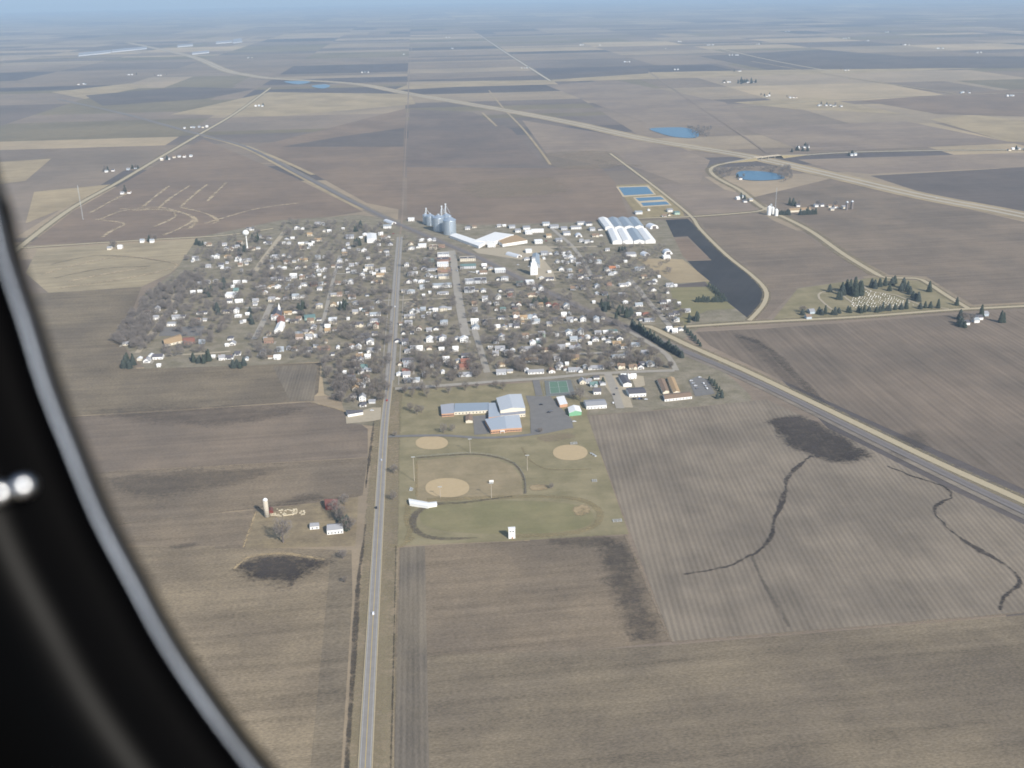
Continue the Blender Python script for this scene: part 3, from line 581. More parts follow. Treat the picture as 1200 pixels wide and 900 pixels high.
HL = '''
295,269,5,W,g;304,278,5,W,g,g;315,279,5,G,d;245,287,6,C,b;263,287,5,W,g;265,291,5,W,d;270,293,5,C,b,g;281,285,5,C,b;278,289,5,W,g,e;295,292,8,C,b;229,304.5,7,W,g,t;225.5,306,2,W,g;254,302,6,W,g,gt;244,312.5,6,G,g;266.5,301,8,C,n
266,308,3,W,g;266.5,315,7,W,g;259,311.5,6,G,d;279,303,6,W,d;284,306.5,6,W,w,e;291,305,8,W,g,e;281.5,311,5,C,b;283,317,3,W,g;234,332,4,G,g;243,331.5,6,W,g;277.5,332,8,W,w,e;316.5,321.5,6,Y,b;317.5,314,5,W,g
348,268,6,W,w,gt;354.5,268,4.5,W,w,s;372.5,262.5,7,W,g,e;386,271,5,W,w;379.5,263,3,W,g;402,268,3,W,w;315.5,285,6,G,d;353,286,7,C,w,e;364,287,4.5,W,w;367,284,3,W,w;338.5,285.5,5,W,g;336,280,5,G,d;363,275.5,6,C,n;373,281.5,8,C,n,e
324,302.5,7,W,g,t;339,301,5,W,g;336,308,7,W,b,e;356,305,9,C,n;353,303,3,W,w;333,314.5,5,W,w;349,314,6,W,d,g;354,291.5,5,C,b;318,306,4,G,g;369.5,313,7,W,g,t;374,318,6,W,w;380,317.5,6,W,w;372.5,302.5,6,G,s;380.5,325,3,W,g;366.5,324,5,G,d
404,298,6,C,n;403,293.5,5,G,d;398,306.5,6,G,g;398,313,6,W,d;407.5,316,4,W,w;408,285.5,3,W,g;354,326,6,C,w;344,325,8,G,w,t;338,328,5,W,g;329,327.5,6,W,d;321,327.5,7,L,g
454,266,9,W,s,b;482,257.5,7,W,w,b;427.5,275,5,W,w;423,278.5,4,C,w;446,274.5,6,W,w,e;450,279,7,W,b,e;410,278,9,G,g,b;426.5,294,6,W,w;444,287,4,W,w;457.5,286.5,6,G,d;453,295,6,G,d;454.5,299,4,W,g;407.5,286.5,4,W,g;409,290.5,4,G,g
481.5,286,6,C,b;482.5,291.5,8,W,g,g;433,314,10,C,g,bf;428,317,4,W,w;435,319.5,4,C,w;431.5,302.5,4,W,g;449,318,6,W,g,t;445.5,323,10,C,n,e;424.5,322,6,W,g;426.5,325.5,3,W,g;412,311,6,G,g;415,319,5,W,w;407,316,3,W,w;476.5,311.5,4.5,W,g,t;482.5,321.5,6,W,g
226,343.5,5,W,w,e;272.5,336,4,W,w;271,347,12,W,w,bf;269,354,5,W,d;276.5,341,5,M,t;280,353.5,9,W,w,e;299.5,353,7,W,g;299,357,5,W,w,s;308,337.5,7,C,g;310.5,344,6,C,w;315.5,337,4,C,n;236.5,367,12,W,d;231,377.5,8,W,b,e;265,366,8,C,d;277,366,4.5,W,g,gt;279,371,8,W,w
286.5,377,3,W,w;283,378,3,G,g;270,397.5,5,W,d;317.5,352.5,6,C,g;315,392,4,C,n;311,397.5,4,W,g
325.5,337,7,W,w,g;356,334,8,W,g;351,337.5,3,W,w;374.5,339.5,6,W,w;376,333,4.5,W,s;367.5,334,8,B,r,e;396,332.5,7,W,b;411,332,7,W,g,gt;391,346,7,C,g;398,346,5,P,b;346.5,349.5,8,W,s,t;319,352,7,W,g;335,350,6,G,d;341,336,6,G,s;336.5,338,4,W,g
322,374,8,W,g,t;337.5,367.5,9,C,n;355,359,4.5,W,g;374,360,8,C,g,t;390.5,358,7,C,n;345,377.5,10,C,d,e;350,374,5,W,b;367.5,385.5,6,W,g;390,377.5,9,C,w,b;384,384.5,5,W,w,e;384,388.5,5,C,n;364,377.5,8,C,b;348,391,4,W,s;352.5,391,4,L,s;357.5,390,5,C,g;370,394,4,W,w;364.5,391,5,C,b;314.5,392,4,C,b;408,374,2,W,w
417,356,7,W,g,g;444,354,7,W,d,g;427.5,364,5,W,t;423,363,3,W,w;416.5,367,7,C,g;440,369,13,W,s,t;439.5,376.5,12,W,g;440.5,384,4.5,C,r,gt;444.5,331.5,8,C,n;412.5,349,9,G,b;430.5,346,4,L,d;421,382,10,C,d
479.5,331,6,W,d;481.5,343,10,G,s;480,371.5,13,C,g;484,366.5,8,W,w;479,381,9,W,g,t;473,391,4,W,d;483,390.5,4,W,d;439,392,7,W,d;425.5,394,15,G,w,e
434,403,9,W,g,t;435,412,11,W,g;431,419,5,W,w;421.5,419,8,G,n;423,424.5,7,W,w;422.5,416,4,W,w;420,408,4.5,W,w;413,408,2.5,W,w;427,431,8,L,t;423,437,7,W,g;404,437,3.5,W,w;429.5,447,8,W,w,gt;421,449,6,W,n;412,445,9,G,d;416.5,457,6,C,n
396,408,3,W,w;390,415.5,4,W,d;381.5,401,4,C,n;379.5,409,15,B,b,e;425,469,8,W,g,gt;425.5,475.5,6,W,d,e
494,282,6,W,w;495,288.5,9,W,w,b;503.5,281.5,5,W,w;509,281.5,4,W,g;507.5,290.5,9,C,b,bf;517.5,289,8,B,b;519.5,299.5,13,W,g,bf;519,305.5,14,B,d,bf;519,311,13,W,w,bf;520.5,317.5,15,B,n,bf;520,325,12,C,g,bf;518,335.5,22,W,s,b;519,344,14,W,g
548,304.5,18,C,d,bf;548.5,313,18,G,t,b;566.5,320,9,W,w;567.5,312,6,P,w,e;550,331,10,G,g,bf;563,330,14,G,d,bf;550.5,341,12,G,d,bf;505.5,306,7,M,t;498.5,304,4,C,g;486,315,4,G,g;497,315,7,G,d;480,321.5,5,G,s;502,323,4.5,W,w;506,324,4,W,g;511.5,324.5,4,W,g
494,330.5,8,W,w;479,331,5,C,b;495,338,6,G,s;504,343,3,W,w;496.5,346.5,2,W,w;506,316.5,10,G,g
576,288,9,W,w,b;631,284,9,W,w,b;619.5,295,7,W,w,b;617.5,304,7,W,g;575,315.5,5,C,w;586,318,12,G,w,b;591.5,328,9,W,g,t;609,333.5,8,G,t;621,332,9,W,w,b;644,319,4,W,w;644,327.5,10,W,d;637.5,303,3,W,w;638,297.5,8,G,g,b;652.5,297.5,5,W,g
634,340,6,W,g,t;624,346.5,12,C,b,e;584,350,7,W,g,gt;597.5,341.5,9,W,d;597.5,347,6,P,r;586.5,341,4,W,d;566.5,341.5,6,W,g;568.5,352,7,W,g,t
681.5,282.5,5,W,g;698,276.5,8,C,b;667,298,4.5,W,g,gt;664,302,5,W,g;669.5,301.5,4.5,W,w;671.5,306.5,7,W,w,t;660,307,3,W,w;665,308,4,W,g;654,307,5,W,g;658,316.5,6,W,g;667.5,317.5,6,W,s;678,311,5,C,g;681,319,5,C,b;681,324.5,7,W,d;669,325,5,W,g;687.5,327,5,G,g
694,301,6,W,t;701,308,8,G,s,t;699,325,14,C,d,e;711.5,316.5,6,W,w;718,315,8,P,o;716,321.5,7,G,g;739,299,12,W,g,b;733,306.5,4,W,w;684,338,6,W,d;671.5,339,6,G,b;700,336.5,6,G,s,g;731,334.5,12,W,g,e;747.5,316.5,7,G,s,t;714,333.5,6,B,b
617,267.5,8,W,g,b;619.5,273,8,W,w,b;630,271,14,W,w,b;649.5,266,10,G,g,b;675,267,12,W,g,b;681,262,9,W,g,b;703.5,269,5,W,d;748.5,249.5,8,W,s,b;760.5,246,3,W,w;778.5,253,5,W,b,e;781,302,8,W,w,b
748,316,6,L,s;755,325,7,C,b;763,332,11,W,d;766,340,6,W,d,g;777,355,7,G,d;780,362,9,W,b;793,368,6,W,d;787,370,5,W,d;793,376,7,W,s;749,358,9,W,s;761,376,12,G,g,e;758,369,10,B,r;785,335,9,G,g;792,335,2,W,w;784.5,387,7,W,w;791,389,6,W,w;806,365,5,W,g;796,356,2,W,w;782.5,343,2,W,w;772.5,324.5,2,W,w
491,386,6,W,b;503,387.5,5,G,g;496,371.5,4,W,g;489,365.5,5,G,g;496,363,5,L,s;510.5,364,5,W,w,e;519.5,363.5,9,C,g,t;511,370,5,G,d;520.5,380,9,G,s,t;504,400,9,W,w,gt;503,409,6,C,b,s;519,399,9,W,g,gt;517.5,409.5,7,W,w,s;544,400,10,W,w,gt;475,403,8,G,d,t;477.5,412.5,7,W,g,e;491.5,409.5,8,W,w
534,410.5,6,W,w;546.5,418.5,12,W,d;556.5,379,9,W,w,t;557.5,385,9,G,s;556,357,5,C,b;556.5,364.5,6,G,g;582,356.5,6,W,w,e;589.5,364,5,W,t;588,373,9,W,d;591,385,8,C,g;583,385.5,5,C,w;569,379,5,G,d
588,397.5,7,W,g,gt;581,415.5,7,W,g;594,414.5,7,W,g;586,409.5,12,G,g;581.5,401.5,5,G,d;605,371.5,8,W,b,t;605.5,377,8,W,b,e;603.5,361,7,B,d;605.5,383,5,W,d;612.5,378.5,4,C,n;614,373,9,C,n;624,360,6,C,g;633,358.5,7,C,n;643,358,4.5,W,r;621.5,372.5,8,L,s
627,372.5,5,W,g;627.5,378,11,G,s;644,381.5,5,C,g;616,395,8,W,b;635,394,8,M,g,t;624.5,403.5,7,W,w;632,401,6,M,w;612.5,411.5,6,W,g;621.5,409.5,13,G,g;639,411,14,C,b,e;608,357.5,5,W,b
651.5,361,8,B,r,gt;664,361,7,W,s,gt;661,370,5,W,w;668,368,3,W,w;668,376,8,G,g;683.5,376,7,W,g,gt;699,376.5,7,G,s,gt;667,392.5,8,W,s,gt;681,391,7,W,g,gt;701,391,8,W,g;672.5,399,9,G,s;681.5,399,7,C,g;698,399,8,W,g;691.5,403,4,W,w;652,409,4,W,w;658,408.5,9,G,g
671,409,6,W,g;678,407.5,7,G,g;718,389,12,G,t;726.5,397.5,8,W,d;731,407.5,6,W,n;723,404,10,C,n;651,377,7,C,d;643,381.5,3,C,g;729,346,8,C,g;709,345,7,L,d;733,355,6,W,w,e;734.5,364.5,3,W,w;653,393.5,2,W,w;696,354.5,2,W,w
745,405,11,W,s;726,418.5,18,W,s,e;756,416,9,W,g,e;656.5,430,6,W,g;664.5,427,3,W,w;647,436,8,W,b;653,421.5,5,W,g;673,434.5,14,G,g,e;680.5,435.5,5,W,g,s;698.5,432,21,W,g,e;673,420,12,Y,b;728,431,9,C,b;742,431.5,10,C,b;751,431.5,5,W,d
683,449,6,C,g;690,448,6,G,g;696,452,9,G,t;700,461,9,W,d;698,476,24,W,g,b;741,443,10,W,w;746,462,20,W,d,b;762.5,428.5,9,W,s
600,266,7,G,g,b;607,271,6,W,g,b;640,263,8,W,s,b;661,268,7,G,g,b;664,274,8,W,g,b;690,263,7,W,d,b;694,269,6,G,g,b;655,282,7,W,g,b;643,277,6,C,n,b;688,284,6,W,g;712,293,5,W,g;785,247,6,W,g,b;793,250,6,M,t,b;585,265,5,W,g;548,268,6,W,g;556,266,5,C,b
200.5,381,10,W,g;206,373,9,G,g;172,424,8,W,g,g;185,420,12,W,d;186,429,4,W,w;150,403.5,12,C,g;272.5,403.5,7,W,g,g;266,405,4,W,w;260,421,6,W,g;269,420,9,W,d;250,418.5,4,W,w;236.5,402,5,L,s;289,421.5,4,W,s;278.5,415.5,6,W,d;184,364.5,4,W,g,gt;173,367.5,6,W,b;173.5,375,4,W,g;182.5,373.5,5,W,g;205,366,4,W,g
325,420,8,W,w,e;328.5,411,8,L,s;308,415,5,W,g;315,401,11,B,b;351,396.5,9,P,b;362,396.5,8,W,g;370,394.5,4,W,w;345,410,6,G,b;362,411.5,6,G,d
478,423,13,L,d,e;478,429,10,W,g;477,436,11,C,r;476.5,441,9,W,g;483,446.5,19,G,s,e;497,440,4,W,w;523,422.5,8,W,w,e;524.5,426,3,W,w;506.5,430,3,W,w;545.5,425.5,11,B,r;544,432,12,B,r;545.5,440,16,G,g,e;519,437,3,W,w;587.5,438,12,G,g;587.5,428.5,9,C,n,e;623,423,15,W,n,e;628,437,20,W,g,e
'''
for ln in HL.strip().splitlines():
    for it in ln.split(';'):
        q = it.split(',') ; house(float(q[0]), float(q[1]), float(q[2]), q[3], q[4], q[5] if len(q) > 5 else '')
DRV = MB(); DRV.box(-1.6, 1.6, -6.5, 6.5, .05, .12); DRV = DRV.mesh('driveway', m_conc)
BH = [(r[2], r[3], r[8]) for r in HOUSES]
for r in list(HOUSES):
    if r[1] != 'house': continue
    rnd = random.Random(int(r[2]*7+r[3]*13))
    if rnd.random() < .55: obj('driveway', DRV, r[0], (rnd.choice((-1, 1))*(r[8]/2+2.4), -3, .25))
    if rnd.random() < .62:
        gx, gy = r[2]+rnd.choice((-1, 1))*rnd.uniform(9, 13), r[3]+rnd.uniform(3, 12)
        if min(math.hypot(gx-a, gy-b)-w*.3 for a, b, w in BH) < 6 or any(np.hypot(c[:, 0]-gx, c[:, 1]-gy).min() < w/2+4 for c, w in ROADS): continue
        w, d = rnd.uniform(5.5, 8), rnd.uniform(6, 8); wc, rc_ = rnd.choice('WWWWCG'), rnd.choice('wwggdb'); ax = rnd.choice('xy')
        g = obj('garage', None, None, (gx, gy, 0), rnd.uniform(-.03, .03)); pent(w, d, 2.7, 1.5, ax).build('wall', wm(wc), g); gable_roof(w, d, 2.7, 1.5, ax).build('roof', rm(rc_), g); obj('garage_door', GDOOR, g, (0, -d/2, .02))
        g['group'] = 'garages and sheds behind the houses'; g['category'] = 'garage'; HOUSES.append((g, 'garage', gx, gy, wc, rc_, ax, 2.7, w, 0)); BH.append((gx, gy, w)); BUILT.append((gx, gy, 5))
# each building's label: its look, then its place counted from the highway within its row
rows = {}
for r in HOUSES:
    side = 'west' if r[2] < HX else 'east'; rows.setdefault((r[1], side, int((r[3]-820)//40)), []).append(r)
def ordn(n): return f"{n}{'th' if 10 <= n % 100 <= 20 else {1:'st',2:'nd',3:'rd'}.get(n % 10, 'th')}"
seenrows = {}
for key in sorted(rows, key=lambda k: k[2]): seenrows.setdefault(key[:2], []).append(key)
for ks, lst in seenrows.items():
    for n, key in enumerate(lst):
        for i, r in enumerate(sorted(rows[key], key=lambda r: abs(r[2]-HX))):
            kd = {'house': ('tall ' if r[7] > 5 else '')+('gable-fronted house' if r[6] == 'y' else 'house'), 'garage': 'small garage', 'building': 'long building'}[key[0]]
            r[0]['label'] = f"{WALL[r[4]][1]} {kd}, {ROOF[r[5]][1]} roof, {ordn(i+1)} {key[1]} of highway in {ordn(n+1)} row from south"
            r[0]['short'] = f"{WALL[r[4]][1]} {key[0]} {ordn(i+1)} {key[1]} of highway, {ordn(n+1)} row"

# ------------------------------------------------------------------ special buildings
def quad_block(root, q, h, wmat, rmat, rise=0, ridge=None, ov=.3, cen=None):
    """block over four ground corners (front-left, front-right, back-right, back-left); rise>0 = gable roof with its ridge running back"""
    q = [np.array(p[:2], float)-cen for p in q]; mb = MB()
    b = [(*p, 0) for p in q]; t = [(*p, h) for p in q]
    c = sum(q)/4
    e = [p+(p-c)/np.linalg.norm(p-c)*ov for p in q]
    if not rise:
        mb.add(b+t, [(0,1,5,4),(1,2,6,5),(2,3,7,6),(3,0,4,7)]); mb.build('wall', wmat, root)
        r = MB(); r.add([(*p, h+.02) for p in e]+[(*p, h+.4) for p in e], [(0,3,2,1),(4,5,6,7),(0,1,5,4),(1,2,6,5),(2,3,7,6),(3,0,4,7)]); return r.build('roof', rmat, root)
    if ridge == 'x': q = q[1:]+q[:1]; e = e[1:]+e[:1]; b = b[1:]+b[:1]; t = t[1:]+t[:1]
    m1, m2 = (q[0]+q[1])/2, (q[2]+q[3])/2
    mb.add(b+t+[(*m1, h+rise), (*m2, h+rise)], [(0,1,5,8,4),(1,2,6,5),(2,3,7,9,6),(3,0,4,7)]); mb.build('wall', wmat, root)
    r = MB(); n1, n2 = (e[0]+e[1])/2, (e[2]+e[3])/2
    for a, bb in ((0, 3), (1, 2)):
        k = [(*e[a], h), (*n1, h+rise), (*n2, h+rise), (*e[bb], h)]
        r.add([(x, y, z+.03) for x, y, z in k]+[(x, y, z+.33) for x, y, z in k], [(0,3,2,1),(4,5,6,7),(0,1,5,4),(1,2,6,5),(2,3,7,6),(3,0,4,7)])
    return r.build('roof', rmat, root)
def qz(s, z): return [P2(a, b, z) for a, b in PL(s)]     # roof corners traced at roof height
def occupy(q):
    a = np.array(q); c = a.mean(0); BUILT.append((c[0], c[1], float(np.abs(a-c).max())+2))
def wins(root, a, b, z, n, cen):
    a, b = np.array(a)-cen, np.array(b)-cen; d = b-a; ang = math.atan2(d[1], d[0])
    for k in range(n):
        p = a+d*(k+.5)/n; obj('window', WIN, root, (p[0], p[1], z), ang)
mb_brick = M('school_brick', hexl(192,150,120), .9, .12, .4); m_cream = wm('C')
# school: corners as x,y in a crop that starts at 500,450 with 8.571 px per photo pixel
def sc(s): return ' '.join(f'{500+a/8.571:.2f},{450+b/8.571:.2f}' for a, b in PL(s))
c0 = np.array(P2(580, 490)); sch = thing('school', 'low brick school with pale blue-grey metal roofs beside the dark car park', 'school', (c0[0], c0[1], 0))
for s, z, wm_, rm_, rise in (('150,300 272,292 275,195 140,212', 4.2, mb_brick, M('roof_flat_grey', hexl(158,160,166), .7, .08), 0), ('276,282 622,262 622,188 285,197', 4.0, m_cream, M('roof_metal_blue', hexl(142,152,162), .5, .06, .2), 0),
     ('622,335 742,322 690,190 622,194', 4.6, mb_brick, M('roof_metal_pale', hexl(160,168,176), .5, .06, .2), 0), ('645,462 800,448 782,322 586,356', 5.0, mb_brick, MATS.get('roof_metal_pale'), 0), ('801,447 955,438 930,312 784,321', 4.8, mb_brick, M('roof_metal_light', hexl(176,182,188), .5, .06, .2), 0),
     ('740,268 990,242 950,102 700,142', 8.0, m_cream, M('roof_metal_gym', hexl(180,184,188), .5, .06, .2), 2.2), ('742,318 990,296 990,262 742,284', 4.4, m_cream, M('roof_flat_dark', hexl(140,142,152), .7, .08), 0)):
    q = qz(sc(s), z); quad_block(sch, q, z, wm_, rm_, rise, None, .3, c0); occupy(q)
    if z < 5.2 and len(s) < 60: wins(sch, q[0], q[1], 1.9, 10, c0)
eb = MB(); eb.box(-2.5, 2.5, -2.2, 0, 2.8, 3.2); eb.box(-2.4, -2.1, -2.1, -1.8, 0, 2.8); eb.box(2.1, 2.4, -2.1, -1.8, 0, 2.8); a = np.array(P2(500+760/8.571, 450+492/8.571))-c0; eb.build('entrance_canopy', wm('W'), sch, loc=(a[0], a[1], 0))
def simple(name, label, cat, corners, z, wmat, rmat, rise=0, ridge=None, group=None, n=0):
    q = qz(corners, z); c = np.mean(np.array(q), 0); t = thing(name, label, cat, (c[0], c[1], 0), 0, group); quad_block(t, q, z, wmat, rmat, rise, ridge, .3, c); occupy(q)
    if n: wins(t, q[0], q[1], min(1.8, z*.5), n, c)
    return t
simple('shed', 'small brown-roofed brick shed in the school courtyard', 'shed', sc('392,370 462,368 460,310 390,312'), 3.2, m_cream, rm('b'), 1.2)
simple('garage_block', 'white-roofed brick block at the edge of the school car park', 'building', '656,474.5 665,473 661,464 652,465.5', 4, mb_brick, rm('w'))
simple('metal_shed', 'metal shed with green gable end and white roof beside the car park', 'shed', '667,484 681.5,482.5 679,476 665.5,477.5', 4.5, M('green_siding', hexl(120,170,135), .6, .05), rm('w'), 2.2)
simple('metal_shed', 'tall white gable shed east of the side street', 'shed', '730.5,450 740.5,449.5 734,440 725,441', 4.5, wm('W'), rm('d'), 2.0)
nh = simple('care_home', 'long brown-roofed home with two wings next to its car park', 'building', '779,468 811,464.5 808,459 777,462', 3.2, wm('W'), rm('b'), 1.8, 'x', None, 8)
for s in ('770,445 779,444.5 784,458 777,460', '782,443 790,442.5 797,459 789,460'):
    q = qz(s, 3.2); q = [q[3], q[2], q[1], q[0]]; c = np.array(nh.location[:2]); quad_block(nh, q, 3.2, wm('C'), rm('n' if s[0:3] == '782' else 'b'), 1.6, None, .3, c)
simple('ranch_house', 'broad tan-roofed house south-west of the western wood', 'house', '193,404 214,399 211,391.5 191,398', 3.4, wm('C'), rm('n'), 3, 'x', None, 5)
simple('brick_house', 'red-roofed brick house next to the broad tan-roofed house', 'house', '215,402 229,400 227,395 214,396', 3.2, wm('B'), rm('r'), 2, 'x', None, 3)
simple('long_shed', 'long white shed beside the railway under the grain bins', 'shed', '561,288.5 568.5,284.5 535,273.5 527,276', 5, wm('W'), rm('w'), 1.5, None, None)
simple('warehouse', 'big white flat-roofed warehouse behind the long white shed', 'warehouse', '555,282 580,283 602,275 580,272', 7, wm('W'), rm('w'))
simple('warehouse', 'white works building with open bays near the warehouse', 'warehouse', '589,286 618,281.5 605,275.5 581,280', 6, wm('W'), rm('n'), 0, None, None, 6)
simple('shop_shed', 'white long shed with dark roof on the paved yard by the highway', 'shed', '407.5,486 425.5,483 424,480.5 405.5,481', 3.6, wm('W'), rm('d'), 1.6, 'x')
ch = simple('church', 'brick church with steep white gable and small steeple west of the highway', 'church', '318,371 330,370 331,362 320,363', 6, wm('B'), rm('d'), 5)
st = MB(); st.box(-1.6, 1.6, -1.6, 1.6, 0, 12); st.add([(-1.8,-1.8,12),(1.8,-1.8,12),(1.8,1.8,12),(-1.8,1.8,12),(0,0,20)], [(0,1,4),(1,2,4),(2,3,4),(3,0,4)]); st.build('steeple', wm('W'), ch, loc=(3, 6, 0))
simple('church_hall', 'red brick hall below the brick church', 'hall', '325,378 334,377 333,370.5 324,371.5', 4.5, wm('B'), rm('r'), 2)
simple('church_house', 'large white house with stepped gables below the brick hall', 'house', '321,388 331,384 334,378 325,379', 5.5, wm('W'), rm('w'), 3)
simple('long_hall', 'hall with a teal metal roof west of the highway', 'hall', '357,373.5 369.5,372 369,368 356,369', 3.5, wm('M'), rm('t'), 2, 'x', None, 6)
simple('white_hall', 'tall plain white building on the north-west side of town', 'building', '430,280.5 441.5,280 441,273.5 430,274', 8, wm('W'), rm('w'), 1.5)
# storage sheds: two rows of four
fx = [717.8, 729.9, 742.5, 756.0, 768.8]; bx = [711.5, 722.8, 734, 746.5, 757.5]; mx = [709, 720.3, 731.5, 743.8, 755]; tx = [700.8, 712.2, 723.7, 735.6, 747]
k = 0
for row, (f_, b_, yf, yb) in enumerate(((fx, bx, 283, 268.5), (mx, tx, 266.5, 255.5))):
    for i in range(4):
        simple('storage_shed', f"long gabled metal storage shed, {ordn(i+1)} from the west in the {'southern' if row == 0 else 'northern'} row", 'shed', f'{f_[i]+.3},{yf-i*.3} {f_[i+1]-.5},{yf-.3-i*.3} {b_[i+1]-.5},{yb-.2*i} {b_[i]+.3},{yb}', 6, wm('W'), M('shed_roof_blue', hexl(144,154,162), .5, .05) if (row, i) in ((1, 1), (1, 2), (1, 3), (0, 2)) else rm('w'), 3, None, 'twin rows of storage sheds')
def quonset(label, px, py, w, L, ang=0, rc='w'):
    x, y = P2(px, py); t = thing('quonset_hut', label, 'shed', (x, y, 0), R(ang)); n = 12; v = []
    for yy in (-L/2, L/2):
        for k in range(n+1): a = math.pi*k/n; v.append((w/2*math.cos(a), yy, w*.42*math.sin(a)))
    s = MB(); s.add(v, [(k, k+1, n+2+k, n+1+k) for k in range(n)]); s.add(v[n+1:], [tuple(range(n+1))]); s.build('shell', M('quonset_metal', (.72,.73,.74), .45, .05, .5, .2), t, True)
    e = MB(); e.add([(x_*.98, -L/2+.3, z_*.98) for x_, _, z_ in v[:n+1]], [tuple(range(n+1))[::-1]]); e.build('end_wall', wm('W'), t)
    g = MB(); g.box(-w*.22, w*.22, -L/2+.1, -L/2+.25, 0, w*.3); g.build('door', wm('D'), t); BUILT.append((x, y, max(w, L)/2))
quonset('rounded white quonset hut beside the railway north-west of the grain bins', 457, 261, 12, 40, 28); quonset('rounded white quonset hut in the gravel yard by the railway', 602, 300, 13, 34, 35); quonset('white quonset hut with dark doorway beside the brown plot', 782, 297, 17, 18); quonset('small rounded white hut south of the storage sheds', 756, 299, 14, 16, 20); quonset('wide white quonset hut east of the storage sheds', 764, 267, 20, 22, 15); quonset('white domed hut at the end of the side street', 678, 277, 14, 16)
# grain bins
m_bin = M('galvanised_steel', (.46,.53,.60), .38, .06, .15, .55, .5); m_leg = M('elevator_steel', (.6,.64,.66), .5, .05, .3, .3)
def grain_bin(label, px, py, dpx, hpx):
    m = mpp(px, py); r = dpx*m/2; h = hpx*m*1.15; x, y = P2(px, py); y += r; t = thing('grain_bin', label, 'grain bin', (x, y, 0), 0, 'grain bins by the railway')
    s = MB(); prof = []
    for k in range(int(h/1.2)+1): prof += [(r*(1.0 if k % 2 else .994), k*1.2)]
    hh = prof[-1][1]; s.lathe(prof, 28); s.build('wall', m_bin, t, True)
    c = MB(); c.lathe([(r*1.03, hh-.05), (r*1.03, hh+.15), (r*.16, hh+r*.52)], 28); rf = c.build('roof', m_bin, t)
    v = MB(); v.lathe([(r*.17, hh+r*.5), (r*.17, hh+r*.5+1.2), (r*.05, hh+r*.5+1.9)], 12); v.build('roof_cap', m_leg, rf)
    l = MB(); l.box(-.5, .5, -r-.35, -r+.1, 0, hh); l.build('ladder', m_leg, t); BUILT.append((x, y, r))
grain_bin('largest silver grain bin, closest to the long white shed', 527.5, 276, 15, 15); grain_bin('silver grain bin just west of the largest bin', 514.5, 272, 13, 14); grain_bin('silver grain bin behind the largest bin', 524, 268.5, 11, 13); grain_bin('western silver grain bin standing apart by the tracks', 504.5, 265, 10, 10); grain_bin('small silver grain bin beside the western bin', 499, 263, 6.5, 9)
def leg(label, px, py, hpx):
    m = mpp(px, py); h = hpx*m; x, y = P2(px, py); t = thing('elevator_leg', label, 'grain elevator', (x, y, 0), 0, 'grain elevator legs')
    s = MB(); s.box(-.9, .9, -.9, .9, 0, h); s.build('shaft', m_leg, t); b = MB(); b.box(-1.7, 1.7, -1.3, 1.3, h, h+2.6); b.build('head', m_leg, t)
    for a in (0, 2.1, 4.2):
        sp = MB(); sp.tube([(0, 0, h), (9*math.cos(a), 9*math.sin(a), h*.62)], .3, 5); sp.build('spout', m_leg, t)
leg('tall grain elevator leg behind the largest bin', 523, 266, 26); leg('slightly shorter elevator leg between the bins', 518.5, 268.5, 26); leg('short elevator leg over the western grain bin', 500, 262, 17)
# wooden grain elevator
x, y = P2(626, 322.5); t = thing('grain_elevator', 'tall stepped white grain elevator beside the tracks', 'grain elevator', (x, y+5, 0))
for nm, b in (('base', (-6.4, 6.4, -5, 5, 0, 15)), ('tower', (-5.2, 4.6, -4, 5, 15, 22)), ('head_house', (-3.4, 2.6, -3, 4, 22, 30))): q = MB(); q.box(*b); q.build(nm, wm('W'), t)
gable_roof(6, 7, 30, 1.6, 'x', -.4, .5).build('roof', rm('g'), t); 
for z in (5, 10, 18): obj('window', WIN, t, (1, -5 if z < 15 else -4, z))
x2, y2 = P2(628.5, 309); simple('annex_shed', 'silver-roofed annex behind the grain elevator', 'shed', '623,309 633,310 632,298 624,297.5', 7, wm('G'), M('shed_roof_blue', hexl(144,154,162)), 3); BUILT.append((x, y, 12))
# water tower
x, y = P2(290, 292); t = thing('water_tower', 'white ball-topped water tower on a slim stem', 'water tower', (x, y, 0)); m_wt = M('tower_white', (.78,.78,.75), .45, .05)
s = MB(); s.lathe([(3.2, 0), (2.2, 2.5), (1.25, 6), (1.1, 24), (1.6, 26.5), (2.6, 28)], 20); s.build('stem', m_wt, t, True)
s = MB(); s.lathe([(.4, 27)]+[(6.3*math.cos(a), 33+5.6*math.sin(a)) for a in np.linspace(-1.2, 1.45, 14)], 24); tk = s.build('tank', m_wt, t, True); s = MB(); s.lathe([(.6, 38.4), (.6, 39.4), (.1, 39.7)], 10); s.build('vent', m_leg, tk)
def mast(label, px, py, h, name='radio_mast', w=1.1):
    x, y = P2(px, py); t = thing(name, label, 'mast', (x, y, 0)); c = MB()
    for a in (0, 2.094, 4.189): c.tube([(w*math.cos(a), w*math.sin(a), 0), (w*.5*math.cos(a), w*.5*math.sin(a), h)], .13, 4)
    c.build('column', m_leg, t); b = MB()
    for k in range(int(h/4)):
        a = 2.094*(k % 3); z = k*4; b.tube([(w*math.cos(a), w*math.sin(a), z), (w*.9*math.cos(a+2.094), w*.9*math.sin(a+2.094), z+4)], .07, 4, False)
    b.build('bracing', m_leg, t)
mast('thin radio mast in the brown field by the north-west road', 97.5, 257.5, 78); mast('slim radio mast beside the white elevator at the road fork', 908, 252, 60)
